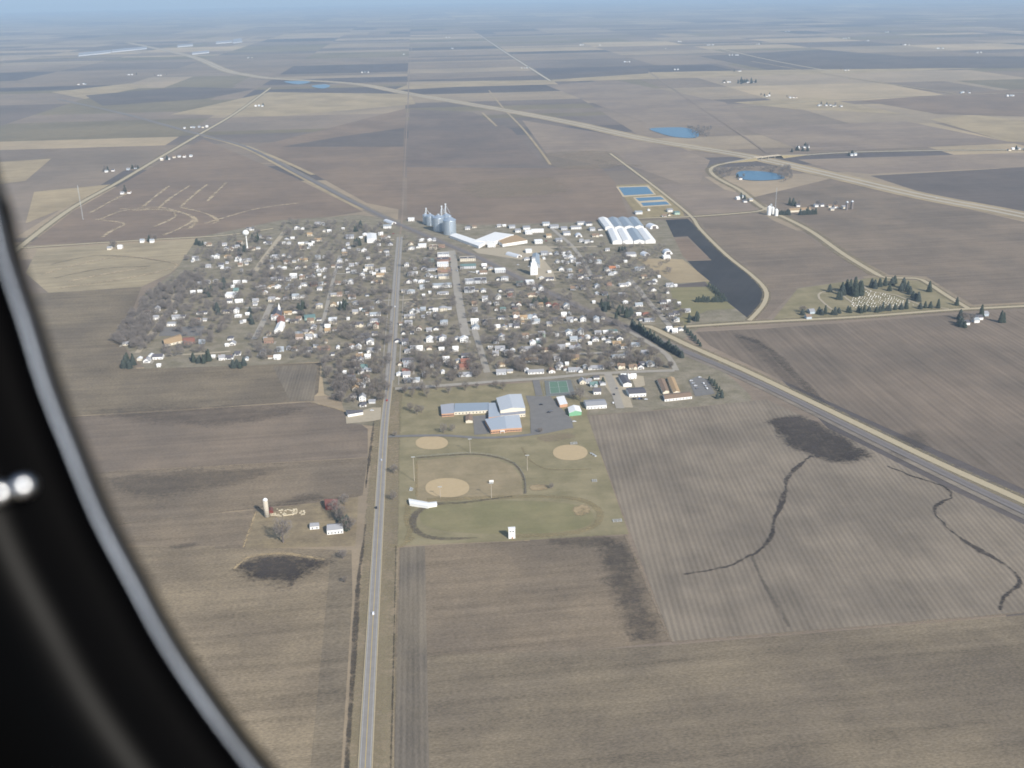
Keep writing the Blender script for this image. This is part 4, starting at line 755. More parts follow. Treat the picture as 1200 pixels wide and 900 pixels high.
# crossroads elevator
for px, py, h, r, lb in ((901, 252, 18, 4.5, 'western'), (905, 251, 14, 3.6, 'middle'), (909.5, 253, 13, 4, 'eastern')):
    x, y = P2(px, py); t = thing('silo_tank', f'{lb} white tank of the grain station at the road fork', 'silo', (x, y, 0), 0, 'white tanks at the road fork'); s = MB(); s.lathe([(r, 0), (r, h), (r*.3, h+2.5)], 18); s.build('wall', wm('W'), t); s = MB(); s.lathe([(r*.3, h+2.4), (r*.3, h+3.6)], 8); s.build('cap', m_leg, t)
leg('white elevator leg over the tanks at the road fork', 903, 251, 11)
# overpass
def overpass():
    a, b = np.array(P2(862, 190)), np.array(P2(940, 182)); L = np.linalg.norm(b-a); dd = (b-a)/L; mid = a+dd*L*.47; ang = math.atan2(dd[1], dd[0])
    t = thing('road_bridge', 'concrete overpass carrying the country road over the interstate', 'bridge', (mid[0], mid[1], 0), ang)
    s = MB(); s.box(-45, 45, -5.5, 5.5, 6.4, 7.4); s.build('deck', m_lane, t)
    for q in (-5.2, 5.2): s = MB(); s.box(-46, 46, q-.25, q+.25, 7.42, 8.5); s.build('parapet', m_lane, t)
    for q in (-24, 0, 24): s = MB(); s.box(q-.6, q+.6, -4.5, 4.5, 0, 6.4); s.build('pier', m_lane, t)
    for sg in (-1, 1):
        s = MB(); x0, x1 = 45*sg, 150*sg; s.add([(x0,-18,0),(x0,18,0),(x0,5.6,7.3),(x0,-5.6,7.3),(x1,-7,.2),(x1,7,.2),(x1,5,.5),(x1,-5,.5)], [(0,1,2,3),(3,2,6,7),(1,5,6,2),(0,3,7,4)]); s.build('embankment', m_verge, t)
        s = MB(); s.add([(x0,-4.6,7.42),(x1,-4.6,.62),(x1,4.6,.62),(x0,4.6,7.42)], [(0,1,2,3)]); s.build('approach', m_lane, t)
overpass()

# farmstead in front of the town
m_cs = M('concrete_stave', (.50,.44,.35), .9, .1, .5)
x, y = P2(313, 606); t = thing('silo', 'tall pale concrete silo in the near farmyard', 'silo', (x, y, 0)); s = MB(); s.lathe([(2.3, 0), (2.3, 18)], 20); s.build('wall', m_cs, t, True); s = MB(); s.lathe([(2.4, 18), (2.2, 19.2), (1.2, 20.2), (.2, 20.5)], 20); s.build('dome', wm('W'), t, True)
for k in range(8): s = MB(); s.lathe([(2.36, 1.5+k*2.1), (2.36, 1.65+k*2.1)], 20); s.build('hoop', m_leg, t)
simple('shed', 'small red shed against the tall silo', 'shed', '314.5,599 320,599 320,595.5 314.5,595.5', 3, M('barn_red', hexl(120,62,52), .9, .15), M('barn_red_roof', hexl(112,74,66), .8, .12), 1.2)
simple('barn', 'dark red barn in the near farmyard', 'barn', '381,592.5 396,592 395.5,585 380.5,585', 5, MATS['barn_red'], MATS['barn_red_roof'], 3.2, 'x')
simple('shed', 'white shed with grey roof in the near farmyard', 'shed', '363,617.5 374,616.5 373.5,612.5 364,613', 3.2, wm('W'), rm('g'), 1.6, 'x', None, 2)
fh = simple('farmhouse', 'white farmhouse half hidden by trees in the near farmyard', 'house', '383,622 402,620 401,613.5 384,614.5', 4.6, wm('W'), rm('g'), 2.6, 'x', None, 5)
m_rub = M('rubble_stone', hexl(196,184,158), .9, .15, .5)
ns = 0
for k in range(70):
    px, py = random.uniform(317, 357), random.uniform(596.5, 604.5); x, y = P2(px, py)
    if k < 9: continue
    s = MB(); a = random.uniform(.35, 1.2); s.box(-a, a, -a*.7, a*.7, -.1, a*.6); o = s.build('rubble_block', m_rub, None, loc=(x, y, .25)); o.rotation_euler = (random.uniform(-.3, .3), random.uniform(-.3, .3), random.uniform(0, 3)); tag(o, 'pale block of the demolished building beside the tall silo', 'rubble', 'rubble of the demolished farm building')
for i, (a, b) in enumerate((('317,604', '330,605.5'), ('317,604', '319,597'), ('332,605', '345,603'))):
    A, B = np.array(P2(*PL(a)[0])), np.array(P2(*PL(b)[0])); c = (A+B)/2; L = np.linalg.norm(B-A); s = MB(); s.box(-L/2, L/2, -.3, .3, 0, 1.1); o = s.build('ruined_wall', m_rub, None, loc=(c[0], c[1], 0)); o.rotation_euler.z = math.atan2(*(B-A)[::-1]); tag(o, ['low broken wall running east from the tall silo', 'short broken wall behind the tall silo', 'low broken wall at the middle of the rubble'][i], 'wall')

# sports ground furniture
def light_pole(label, px, py, hpx):
    m = mpp(px, py); h = hpx*m/.87; x, y = P2(px, py); t = thing('light_pole', label, 'light pole', (x, y, 0), 0, 'ball field light poles'); s = MB(); s.tube([(0,0,0), (0,0,h)], [.32, .2], 8); s.build('pole', M('weathered_wood', hexl(170,160,145), .9), t)
    s = MB(); s.box(-1.9, 1.9, -.12, .12, h-.9, h-.6); cr = s.build('crossarm', m_leg, t)
    for k in (-1.6, -.55, .55, 1.6): s = MB(); s.box(k-.35, k+.35, -.6, -.12, h-1.0, h-.3); s.build('floodlight', m_leg, cr)
for a in (('floodlight pole north of the main ball diamond', 551, 531, 16.5), ('floodlight pole at the western end of the outfield', 485.7, 564, 28), ('floodlight pole between the two eastern ball fields', 618, 551.5, 18), ('floodlight pole south of the main outfield', 576, 584, 18), ('floodlight pole behind the main tan infield', 516, 583, 13)): light_pole(*a)
simple('dugout_shed', 'long white shed behind the main ball diamond', 'shed', '480,590 502,593.5 501,588.5 479,584.5', 2.8, wm('W'), rm('w'), .8, 'x'); simple('ticket_booth', 'small white booth beside the long white field shed', 'booth', '502,593 512,591.5 511.5,588 502,589', 2.4, wm('W'), rm('w'), .6, 'x')
x, y = P2(600, 631.5); t = thing('press_box', 'tall white press tower at the edge of the running track', 'tower', (x, y+1.5, 0)); s = MB(); s.box(-3.1, 3.1, -1.5, 1.5, 0, 10.5); s.build('wall', M('tower_white', (.78,.78,.75)), t); s = MB(); s.box(-3.3, 3.3, -1.7, 1.7, 10.52, 10.8); s.build('roof', rm('w'), t)
for k in (-1.6, 1.6): s = MB(); s.box(-.7, .7, -.06, .06, -.5, .5); s.build('window', m_glass, t, loc=(k*.8, -1.5, 7.6))
s = MB(); s.box(-.5, .5, -.06, .06, 0, 2); s.build('door', M('rust_door', hexl(170,110,70)), t, loc=(.3, -1.5, .05))
def bleacher(label, px, py, L, rz=0):
    x, y = P2(px, py); t = thing('bleachers', label, 'bleachers', (x, y, 0), R(rz))
    for k in range(5): s = MB(); s.box(-L/2, L/2, k*.7, k*.7+.35, .35+k*.35, .42+k*.35); s.build('plank', M('alu_plank', (.6,.6,.6), .4, .05, 1, .4), t)
    for q in (-L*.45, 0, L*.45): s = MB(); s.add([(q-.06, 0, 0), (q-.06, 3.2, 0), (q-.06, 3.2, 1.75), (q-.06, 0, .33), (q+.06, 0, 0), (q+.06, 3.2, 0), (q+.06, 3.2, 1.75), (q+.06, 0, .33)], [(0,1,2,3),(4,7,6,5),(0,3,7,4),(3,2,6,7),(1,5,6,2)]); s.build('frame', m_leg, t)
bleacher('metal bleachers at the south-east corner of the track', 724, 612, 9, 3); bleacher('metal bleachers beside the eastern ball diamond', 673, 521, 8, 8); bleacher('dark bleachers behind the eastern ball diamond', 697, 533, 10, 115); bleacher('small bleachers east of the outfield', 697, 565, 5); bleacher('bleachers west of the main infield', 484, 574, 6, 80)
x, y = P2(576, 567); t = thing('scoreboard', 'small pale scoreboard in the main outfield', 'scoreboard', (x, y, 0)); s = MB(); s.box(-2.2, 2.2, -.15, .15, 1.8, 4.2); s.build('board', wm('W'), t)
for q in (-1.7, 1.7): s = MB(); s.box(q-.1, q+.1, -.1, .1, 0, 1.8); s.build('post', m_leg, t)
def fence(label, s, gap=3.0):
    c = catmull(G(s), gap, False, 200); t = thing('chain_fence', label, 'fence', (0, 0, 0)); m = M('fence_steel', (.42,.43,.42), .5, .05, 1, .4)
    post = MB(); post.tube([(0,0,0), (0,0,1.9)], .06, 4); pm = post.mesh('post', m)
    for q in c: obj('post', pm, t, (q[0], q[1], 0))
    for z in (1.0, 1.85): r = MB(); r.tube([(q[0], q[1], z) for q in c], .05, 4); r.build('rail', m, t)
fence('curved outfield fence of the main ball field', '488,536 520,533.5 553,531.7 581,535 602,543 613,556 616,568 616,579', 5); fence('tall fence around the green tennis courts', '639,465 638,447 669,446 674,463 639,465', 4)

# cars
def car(colour):
    m = M('car_'+colour, {'white': (.75,.75,.75), 'silver': (.45,.46,.48), 'black': (.03,.03,.035), 'red': (.35,.04,.03), 'blue': (.06,.1,.25), 'grey': (.18,.18,.19)}[colour], .3, .03, 1, .1, .5)
    t = obj('parked_car', None); s = MB(); pr = [(-2.2,.35),(2.2,.35),(2.2,.75),(1.3,.9),(.7,1.42),(-1.0,1.45),(-1.75,.95),(-2.2,.9)]; n = len(pr)
    s.add([(x, -.85, z) for x, z in pr]+[(x, .85, z) for x, z in pr], [tuple(range(n)), tuple(range(n, 2*n))[::-1]]+[(i, (i+1) % n+0, n+(i+1) % n, n+i) for i in range(n)]); s.build('body', m, t)
    g = MB(); g.add([(1.25,-.7,.95),(.72,-.7,1.38),(.72,.7,1.38),(1.25,.7,.95)], [(0,1,2,3)]); 
    g.v = [(x+.03, y, z+.03) for x, y, z in g.v]; g.build('windscreen', m_glass, t)
    for a in (-1, 1): g = MB(); g.box(-1.2, .8, a*.86-.01, a*.86+.01, .95, 1.35); g.build('side_window', m_glass, t)
    for a in (-1.35, 1.35):
        for b in (-.8, .8): w = MB(); w.tube([(a, b-.12, .33), (a, b+.12, .33)], .33, 10); w.build('wheel', M('tyre', (.02,.02,.02), .9), t)
    return t
protos = {}
CARS = '''437.5,720,92,white,car driving on the near highway south of the farmyard;447,540,92,silver,car driving on the highway beside the ball fields;453.5,470,92,red,car driving on the highway at the edge of town;441,596,90,black,car driving on the highway below the town;810,447,20,white,car park of the brown-roofed home;812,450,20,silver,car park of the brown-roofed home;815,453,20,white,car park of the brown-roofed home;817,456,20,grey,car park of the brown-roofed home;824,450,110,white,car park of the brown-roofed home;826,453,110,silver,car park of the brown-roofed home;828,456,110,white,car park of the brown-roofed home;820,443,20,white,car park of the brown-roofed home
527,301,90,white,western kerb of the shopping street;527.5,304,90,red,western kerb of the shopping street;528,308,90,black,western kerb of the shopping street;528.6,313,90,silver,western kerb of the shopping street;529,317,90,blue,western kerb of the shopping street;538.5,334,90,black,eastern kerb of the shopping street;536,318,90,white,eastern kerb of the shopping street
553,319.5,0,white,yard behind the teal-roofed shop;550,319.5,0,silver,yard behind the teal-roofed shop;556,320,0,white,yard behind the teal-roofed shop;461,274.5,0,red,gravel yard beside the northern highway;640,283,0,red,works yard by the white shed;607,311,0,white,shade of the grain elevator;620,313,0,white,shade of the grain elevator
743,468,90,black,row of cars below the dark-roofed building;746,468,90,grey,row of cars below the dark-roofed building;749,468,90,blue,row of cars below the dark-roofed building;752,468,90,black,row of cars below the dark-roofed building;757,469,0,white,row of cars below the dark-roofed building;723,456,100,grey,side street by the tennis courts;719.5,463,100,black,side street by the tennis courts;718.5,473,90,white,side street by the tennis courts
634,475,0,black,school car park;643,484,10,black,school car park;646,483,10,grey,school car park;673,495,0,white,south-east corner of the school car park;556,480,0,white,school courtyard;436,482,0,white,paved yard by the highway;779,372,120,black,eastern side street;775,368,120,grey,eastern side street;813,255,20,black,crossroads by the black field;457,340,88,silver,highway inside the town;463,360,88,white,highway inside the town;667,143,-15,white,far interstate;1098,233,-15,white,far interstate'''
for it in CARS.replace('\n', ';').split(';'):
    q = it.split(','); x, y = P2(float(q[0]), float(q[1])); z = .66
    if q[3] not in protos: protos[q[3]] = o = car(q[3])
    else: o = copy_tree(protos[q[3]])
    o.location = (x, y, z); o.rotation_euler = (0, 0, R(float(q[2]))); pl = q[4]
    tag(o, (f'{q[3]} car on the {pl}' if 'driving' not in pl else f'{q[3]} {pl}'), 'car', f'{q[3]} cars: {pl}')

# far farmsteads
FARMS = '230,150,6,0,north-west road near the rail crossing;213,185,4,0,blue-roofed farm by the north-west road;193,188,2,1,farm west of the blue-roofed farm;127,202,2,3,wooded farm at the mast road;153,199,2,3,farm in trees above the north-west road;147,227,2,2,farm facing the contour strips;293,68,2,0,far pond;303,125,3,1,tan field bend;153,88,2,1,far western fields;187,89,2,2,far western copse;97,99,3,1,far western edge;428,85,3,0,distant strip fields;473,64,1,0,far north road;530,57,1,0,far strip by the north road;525,44,2,0,horizon road;615,80,3,1,far straight road;682,53,2,0,far middle fields;703,53,1,0,far middle fields east;735,73,3,0,far dark strips;793,82,2,0,far grey strips;797,49,2,0,far tan strips;780,57,1,0,far tan strips west;832,53,3,0,far east crossroads;860,65,4,1,far dark corner;868,84,2,1,far hedge farm;853,97,3,4,big grove north of the blue pond;880,97,3,3,big grove east end;900,113,2,3,grove farm lane;930,115,3,1,tan wedge field;966,124,4,2,tan wedge farmyard;980,125,3,1,tan wedge farmyard east;888,52,2,1,far north-east plain;923,37,2,0,skyline farm;992,45,3,0,skyline barns;1017,48,2,0,skyline barns east;993,83,2,2,dark eastern strip;1040,38,2,1,skyline east;1062,53,3,2,eastern plain;1102,57,3,2,eastern plain bend;1147,62,3,0,eastern dark field;1130,109,3,1,pale eastern lane;1185,113,3,1,last eastern farm;1192,176,4,1,end of the overpass road;943,174,3,5,wooded farm by the overpass;1002,183,2,4,grove farm on the overpass road;868,234,2,1,fork of the tan road;875,236,2,1,white shed by the fork;965,243,3,2,barn row behind the road fork;982,245,3,1,silo farm east of the fork;935,243,1,5,long barn by the fork;1140,380,2,3,farm across from the cemetery;1155,374,2,2,farm east of the cemetery;135,292,2,2,lane west of the tan field;172,285,2,3,lane north of the tan field;950,372,2,2,western gate of the cemetery;868,210,1,2,western shore of the round pond'
FTREES = []
for it in FARMS.split(';'):
    a, b, n, nt_, pl = it.split(','); a, b = float(a), float(b); m = mpp(a, b)
    for k in range(int(n)):
        sp = max(3.2*m, 16); x, y = P2(a, b); x += (k-(int(n)-1)/2)*sp+random.uniform(-3, 3); y += random.uniform(-12, 12)+ (k % 2)*14
        w = max(random.uniform(1.2, 3.4)*m*.7, 8); w = min(w, 28); d = random.uniform(9, 13); h = random.uniform(3.5, 5)
        nm = 'farmhouse' if k == 0 else 'farm_building'; t = thing(nm, f"{'farmhouse' if k == 0 else 'pale farm building'} at the {pl}", 'house' if k == 0 else 'farm building', (x, y, 0), random.uniform(-.05, .05), f'farm buildings, {pl}')
        wcx = random.choice('WWWWCL'); pent(w, d, h, 2.4, 'x').build('wall', wm(wcx), t); gable_roof(w, d, h, 2.4, 'x').build('roof', rm(random.choice('wggdsb')), t); BUILT.append((x, y, w/2))
    for k in range(int(nt_)): x, y = P2(a, b); FTREES.append((x+random.uniform(-5, 5)*m*1.4, y+random.uniform(5, 30)+m, random.random() < .5, pl))
x, y = P2(992, 246)
for q in (0, 14): t = thing('silo', ['dark upright silo of the farm east of the fork', 'second dark silo of the farm east of the fork'][q > 0], 'silo', (x+q, y+q*.4, 0)); s = MB(); s.lathe([(3, 0), (3, 17)], 16); s.build('wall', M('dark_stave', hexl(120,112,108)), t); s = MB(); s.lathe([(3.1, 17), (1.5, 19.4), (.2, 19.8)], 16); s.build('dome', m_leg, t)
simple('farm_barn', 'long pale-roofed barn behind the conifers at the road fork', 'barn', '925,247 950,245.5 950,243 925,244', 4, wm('C'), rm('n'), 2, 'x')
for s, lb in (('92,65 130,61 130,58.5 92,62', 'western half of the long white factory on the horizon plain'), ('131,60.5 172,56.5 172,54.5 131,58', 'eastern half of the long white factory on the horizon plain'), ('208,54.5 226,53 226,51 208,52.5', 'white works beside the far interstate'), ('253,50.5 272,49 272,47 253,48.5', 'low white plant on the far plain'), ('273,50 284,48.5 283,44.5 273,46', 'taller white plant on the far plain'), ('225,63 245,61 245,59 225,61', 'pale works south of the far interstate')):
    simple('factory', lb, 'factory', s, 8, wm('G'), rm('g'))

# ------------------------------------------------------------------ trees
def _tree_bare(seed, h, r):
    rg = np.random.default_rng(seed); tr = MB(); tr.tube([(0,0,0), (.1,0,h*.22), (0,.1,h*.45), (.15,0,h*.8)], [.38, .3, .22, .05], 6)
    tips = []
    for k in range(9):
        a = rg.uniform(0, 6.28); z0 = h*rg.uniform(.2, .5); L = r*rg.uniform(.65, 1.0); zt = h*rg.uniform(.55, .95)
        p0 = np.array([0, 0, z0]); p2 = np.array([L*math.cos(a), L*math.sin(a), zt]); p1 = p0*.5+p2*.5+np.array([0, 0, -.5]); tr.tube([p0, p1, p2], [.17, .1, .04], 5); tips.append((p0, p1, p2))
    n = 950; d = rg.normal(size=(n, 3)); d /= np.linalg.norm(d, axis=1)[:, None]
    rad = rg.uniform(.35, 1, n)**.6; c = d*rad[:, None]*np.array([r, r, h*.36])*(1+.25*np.sin(d[:, :1]*5+seed)) + np.array([0, 0, h*.62])
    o = d*np.array([1, 1, .5])+np.array([0, 0, .5])+rg.normal(size=(n, 3))*.5; o /= np.linalg.norm(o, axis=1)[:, None]
    L = rg.uniform(.7, 1.9, n)[:, None]*r/4.6; s = np.cross(o, rg.normal(size=(n, 3))); s /= np.linalg.norm(s, axis=1)[:, None]
    wv = rg.uniform(.045, .10, n)[:, None]*r/4.6
    v = np.stack([c-o*L*.5-s*wv, c-o*L*.5+s*wv, c+o*L*.5], 1).reshape(-1, 3)
    return tr, v
def _tree_con(seed, h, r):
    rg = np.random.default_rng(seed); tr = MB(); tr.tube([(0,0,0), (0,0,h*.9)], [.25, .05], 6); v = []
    for i in range(13):
        z = h*(.08+.9*i/13); rr = r*(1-i/13.5)**.7+.25; m = max(5, int(15*(1-i/16)))
        for k in range(m):
            a = 6.283*(k+rg.uniform(0, 1))/m; L = rr*rg.uniform(.75, 1.12); w = .95*rr*3.1/m+.25; dx, dy = math.cos(a), math.sin(a); zz = z+rg.uniform(-.3, .3)
            v += [(dx*.05, dy*.05, zz+h*.1), (dx*L-dy*w, dy*L+dx*w, zz-.12*L), (dx*L+dy*w, dy*L-dx*w, zz-.12*L), (dx*.05, dy*.05, zz+h*.1), (dx*L*1.1, dy*L*1.1, zz-.05*L), (dx*L*.55-dy*w, dy*L*.55+dx*w, zz+.1)]
    return tr, np.array(v)
def crown_mesh(name, v, mat):
    me = bpy.data.meshes.new(name); n = len(v)//3
    me.vertices.add(len(v)); me.vertices.foreach_set('co', v.astype(np.float32).ravel()); me.loops.add(len(v)); me.loops.foreach_set('vertex_index', np.arange(len(v), dtype=np.int32))
    me.polygons.add(n); me.polygons.foreach_set('loop_start', np.arange(0, 3*n, 3, dtype=np.int32)); me.update(calc_edges=True); me.validate(); me.materials.append(mat); return me
m_bark = M('grey_bark', hexl(112,102,96), .95, .15); m_twig = M('bare_twigs', hexl(126,119,113), .95, .22, .12); m_twig2 = M('bare_twigs_brown', hexl(118,110,102), .95, .22, .12); m_need = M('conifer_needles', (.055,.068,.05), .9, .3, .2); m_need2 = M('conifer_needles_blue', (.065,.078,.066), .9, .3, .2)
BT = []; CT = []
for i in range(6): tr, v = _tree_bare(i+1, 10.5+(i % 3)*1.5, 4.2+(i % 4)*.5); BT.append((tr.mesh('trunk', m_bark), crown_mesh('crown', v, (m_twig, m_twig2)[i % 2]), tr, v))
for i in range(4): tr, v = _tree_con(i+1, 10+(i % 3)*2.2, 3.5+.7*(i % 2)); CT.append((tr.mesh('trunk', m_bark), crown_mesh('crown', v, (m_need, m_need2)[i % 2]), tr, v))
def plant(kind, x, y, label, group, sc=1.0):
    tm, cm = random.choice(BT if kind == 'bare_tree' else CT)[:2]; t = thing(kind, label, 'tree', (x, y, 0), random.uniform(0, 6.28), group); s = sc*random.uniform(.85, 1.2); t.scale = (s, s, s*random.uniform(.9, 1.1)); obj('trunk', tm, t); obj('crown', cm, t)
BA = np.array(BUILT)
def clear(x, y, m=2.0):
    if (np.hypot(BA[:, 0]-x, BA[:, 1]-y) < BA[:, 2]*.85+m).any(): return False
    for c, w in ROADS:
        if np.hypot(c[:, 0]-x, c[:, 1]-y).min() < w/2+m: return False
    return True
def inside(x, y, p):
    r = False; j = len(p)-1
    for i in range(len(p)):
        if (p[i][1] > y) != (p[j][1] > y) and x < (p[j][0]-p[i][0])*(y-p[i][1])/(p[j][1]-p[i][1])+p[i][0]: r = not r
        j = i
    return r
cand = []
for poly, n, m, lb in (('195,332 222,320 240,330 218,352 205,368 188,392 168,412 132,402 150,372 174,346', 479, 0, 'grey leafless tree in the wood at the western edge of town'), ('215,300 300,268 330,300 300,350 240,415 190,420 210,370 235,330', 383, 1.0, 'bare tree among the houses around the water tower'),
                      ('330,262 462,262 460,350 300,350', 479, 1.0, 'bare tree among the north-western houses'), ('300,350 460,350 456,470 395,470 372,420 290,424', 365, 1.0, 'bare tree among the south-western houses'),
                      ('474,278 540,300 560,345 470,350', 94, 1.5, 'bare tree behind the shops'), ('474,350 560,345 580,440 474,455', 197, 1.0, 'bare tree between the highway and the school street'), ('560,335 640,330 735,388 790,432 640,438 580,436', 433, 1.0, 'bare tree among the houses south of the railway'),
                      ('640,300 730,300 800,360 800,384 740,378 660,335', 256, 1.0, 'bare tree among the houses north of the railway'), ('470,458 600,452 600,462 470,470', 13, 1.5, 'bare tree on the school front lawn'), ('380,440 410,430 425,470 395,480', 16, 1.5, 'bare tree in the rough corner west of the highway'), ('805,150 834,150 830,161 815,162', 67, 0, 'bare tree beside the interstate pond'), ('835,200 925,196 930,212 918,214 900,200 862,199 850,212', 106, 0, 'bare tree around the round pond'), ('640,284 780,290 790,330 660,325', 80, 1.5, 'bare tree south of the storage sheds')):
    p = PL(poly); xs = [q[0] for q in p]; ys = [q[1] for q in p]; k = 0; tries = 0
    while k < n and tries < n*14:
        tries += 1; a, b = random.uniform(min(xs), max(xs)), random.uniform(min(ys), max(ys))
        if not inside(a, b, p): continue
        x, y = P2(a, b)
        if clear(x, y, m): cand.append((y, x, lb)); k += 1
cand.sort(); rest = cand[285:]
for y, x, lb in cand[:285]:
    if 'house' in lb or 'school street' in lb:
        r = min(HOUSES, key=lambda r: (r[2]-x)**2+(r[3]-y)**2); dx, dy = x-r[2], y-r[3]
        l2 = f"bare tree {('east' if dx > 0 else 'west') if abs(dx) > abs(dy) else ('north' if dy > 0 else 'south')} of the {r[0]['short']}"
    else: l2 = lb
    plant('bare_tree', x, y, l2, 'bare trees among the houses' if l2 != lb else lb.replace('tree', 'trees', 1), .95)
for r in HOUSES:
    if 'short' in r[0]: del r[0]['short']
vs = []
for y, x, lb in rest:
    v = BT[random.randrange(6)][3]; a = random.uniform(0, 6.28); s = random.uniform(.55, 1.12); c, sn = math.cos(a)*s, math.sin(a)*s
    vs.append(np.stack([v[:, 0]*c-v[:, 1]*sn+x, v[:, 0]*sn+v[:, 1]*c+y, v[:, 2]*s], 1))
o = obj('woods', crown_mesh('woods', np.concatenate(vs), m_twig)); tag(o, 'mass of grey leafless trees over the far side of the town', 'trees', None, 'stuff')
for px, py, s, lb in ((332, 636, 2.1, 'huge spreading bare tree south of the tall silo'), (400, 612, 1.3, 'bare tree behind the white farmhouse'), (408, 622, 1.2, 'bare tree east of the white farmhouse'), (393, 604, 1.1, 'bare tree between the barn and farmhouse'), (404, 592, 1.1, 'bare tree east of the red barn'), (646, 573, .6, 'round bare bush in the outfield'), (481, 482, 1, 'bare tree on the lawn west of the school'), (489, 486, 1, 'bare tree in the middle of the school lawn'), (494, 484, .8, 'bare tree nearest the school west wing'), (463, 512, .8, 'bare tree on the verge by the school drive'), (462, 555, .8, 'bare tree on the verge by the ball field'), (461, 587, .7, 'bare tree on the verge by the long field shed'), (520, 508, 1.1, 'bare tree by the drive in front of the school'), (530, 506, .9, 'bare tree beside the school courtyard'), (680, 470, 1.2, 'large bare tree between the school car park and the houses'), (672, 468, 1.0, 'bare tree behind the white-roofed brick block'), (385, 442, 1.3, 'large bare tree in the rough corner of the field'), (402, 655, .9, 'bare tree in the ditch strip south of the farmhouse'), (404, 683, .6, 'small bare tree beside the ditch'), (633, 507, .7, 'bare tree by the school drive bend')):
    plant('bare_tree', *P2(px, py), lb, 'lone bare trees', s)
def conifers(lb, pts, sc=1.0):
    pp = sorted(PL(pts))
    for k, (a, b) in enumerate(pp): plant('conifer', *P2(a+random.uniform(-.4, .4), b), lb if len(pp) == 1 else f'{lb}, {ordn(k+1)} from the west', lb.replace('conifer', 'conifers', 1), sc)
def line(a, b, n): return ' '.join(f'{a[0]+(b[0]-a[0])*k/(n-1):.1f},{a[1]+(b[1]-a[1])*k/(n-1):.1f}' for k in range(n))
def scatter(x0, x1, y0, y1, n): return ' '.join(f'{random.uniform(x0, x1):.1f},{random.uniform(y0, y1):.1f}' for _ in range(n))
conifers('dark conifer in the windbreak beside the railway', line((741, 385), (799, 419), 24)); conifers('dark conifer in the clump north of the railway', scatter(702, 720, 355, 365, 9)+' '+scatter(722, 741, 362, 376, 11)); conifers('conifer at the corner of the south-western field', scatter(144, 163, 424, 432, 7)); conifers('conifer along the southern edge of the western houses', scatter(226, 246, 419, 427, 9)); conifers('conifer beside the white houses at the southern edge', scatter(273, 289, 424, 432, 5))
conifers('conifer beside the pale street west of town', '255,364 256.5,369 293,366 294.5,376 296,380'); conifers('conifer among the houses below the water tower', scatter(240, 248, 341, 349, 4)+' '+scatter(260, 264, 330, 342, 4)+' '+scatter(280, 288, 293, 301, 5)); conifers('conifer north of the water tower', scatter(293, 303, 280, 288, 5)); conifers('conifer in the grove at the edge of the tan field', scatter(229, 240, 284, 290, 6)); conifers('conifer beside the teal-roofed hall', scatter(347, 359, 361, 369, 6)); conifers('conifer by the street crossing west of the highway', scatter(398, 409, 359, 368, 7)); conifers('conifer among the north-western houses', scatter(413, 422, 282, 290, 5)+' '+scatter(414, 424, 264, 273, 6))
conifers('conifer in the hedge on the green plot', line((816, 354), (846, 354), 13), .8); conifers('conifer along the edge of the black field', line((831, 336), (850, 353), 9), .8); conifers('conifer at the corner of the green plot', scatter(802, 820, 371, 380, 9), .8); conifers('conifer south of the storage sheds', '725.5,295 729,296 732,295'); conifers('tall conifer at the side street corner', '707,450', 1.1); conifers('small conifer beside the car park of the brown-roofed home', line((831, 446), (846, 462), 6)+' 841,467 846,466', .6); conifers('small conifer by the gravel road corner', line((803, 387), (821, 406), 7), .7); conifers('conifer in the hedge south of the railway', line((624, 356), (641, 355), 9), .8); conifers('conifer behind the white farmhouse in the near farmyard', '402,618 405,621 407,616 398,609', 1.0)
conifers('conifer in the row along the cemetery road', '960,368 963,369 967,368 975,369 978,369 983,367 993,366 996,366.5 1006,366 1009,367 1013,366 1018,365 1027,366 1031,365 1034,364.5 1039,364 1042,364 1049,363 1056,362.5 1062,362 1078,362 1084,361 1090,361', .95); conifers('tall conifer in the dark cemetery grove', scatter(987, 1010, 337, 348, 12), 1.5); conifers('conifer along the north side of the cemetery', '1021,337 1025,338 1031,336 1037,335 1045,334 1048,332 1042,341 1056,341 1058,338', 1.35); conifers('conifer at the eastern end of the cemetery', '1066,345 1070,349 1072,352 1076,353 1063,342', 1.3); conifers('lone conifer beside the cemetery lane', '1099,361 1089,342 1121,358', 1.2); conifers('round conifer inside the cemetery loop', '972,342 982,351 985,351', 1.0); conifers('conifer at the farm across from the cemetery', '1125,380 1127,383 1130,384 1176,378 1173,378', 1.1); conifers('conifer in the row at the road fork', line((912, 252), (925, 252), 7)+' '+line((938, 252), (956, 251), 10), 1.1)
conifers('dark tree beside the interstate pond', scatter(925, 947, 176, 179, 5), 1.2); conifers('dark tree in the far grove', scatter(864, 886, 94, 99, 14), 1.4)
for x, y, c, pl in FTREES: plant('conifer' if c else 'bare_tree', x, y, f'tree at the {pl}', f'trees at the {pl}', 1.15)

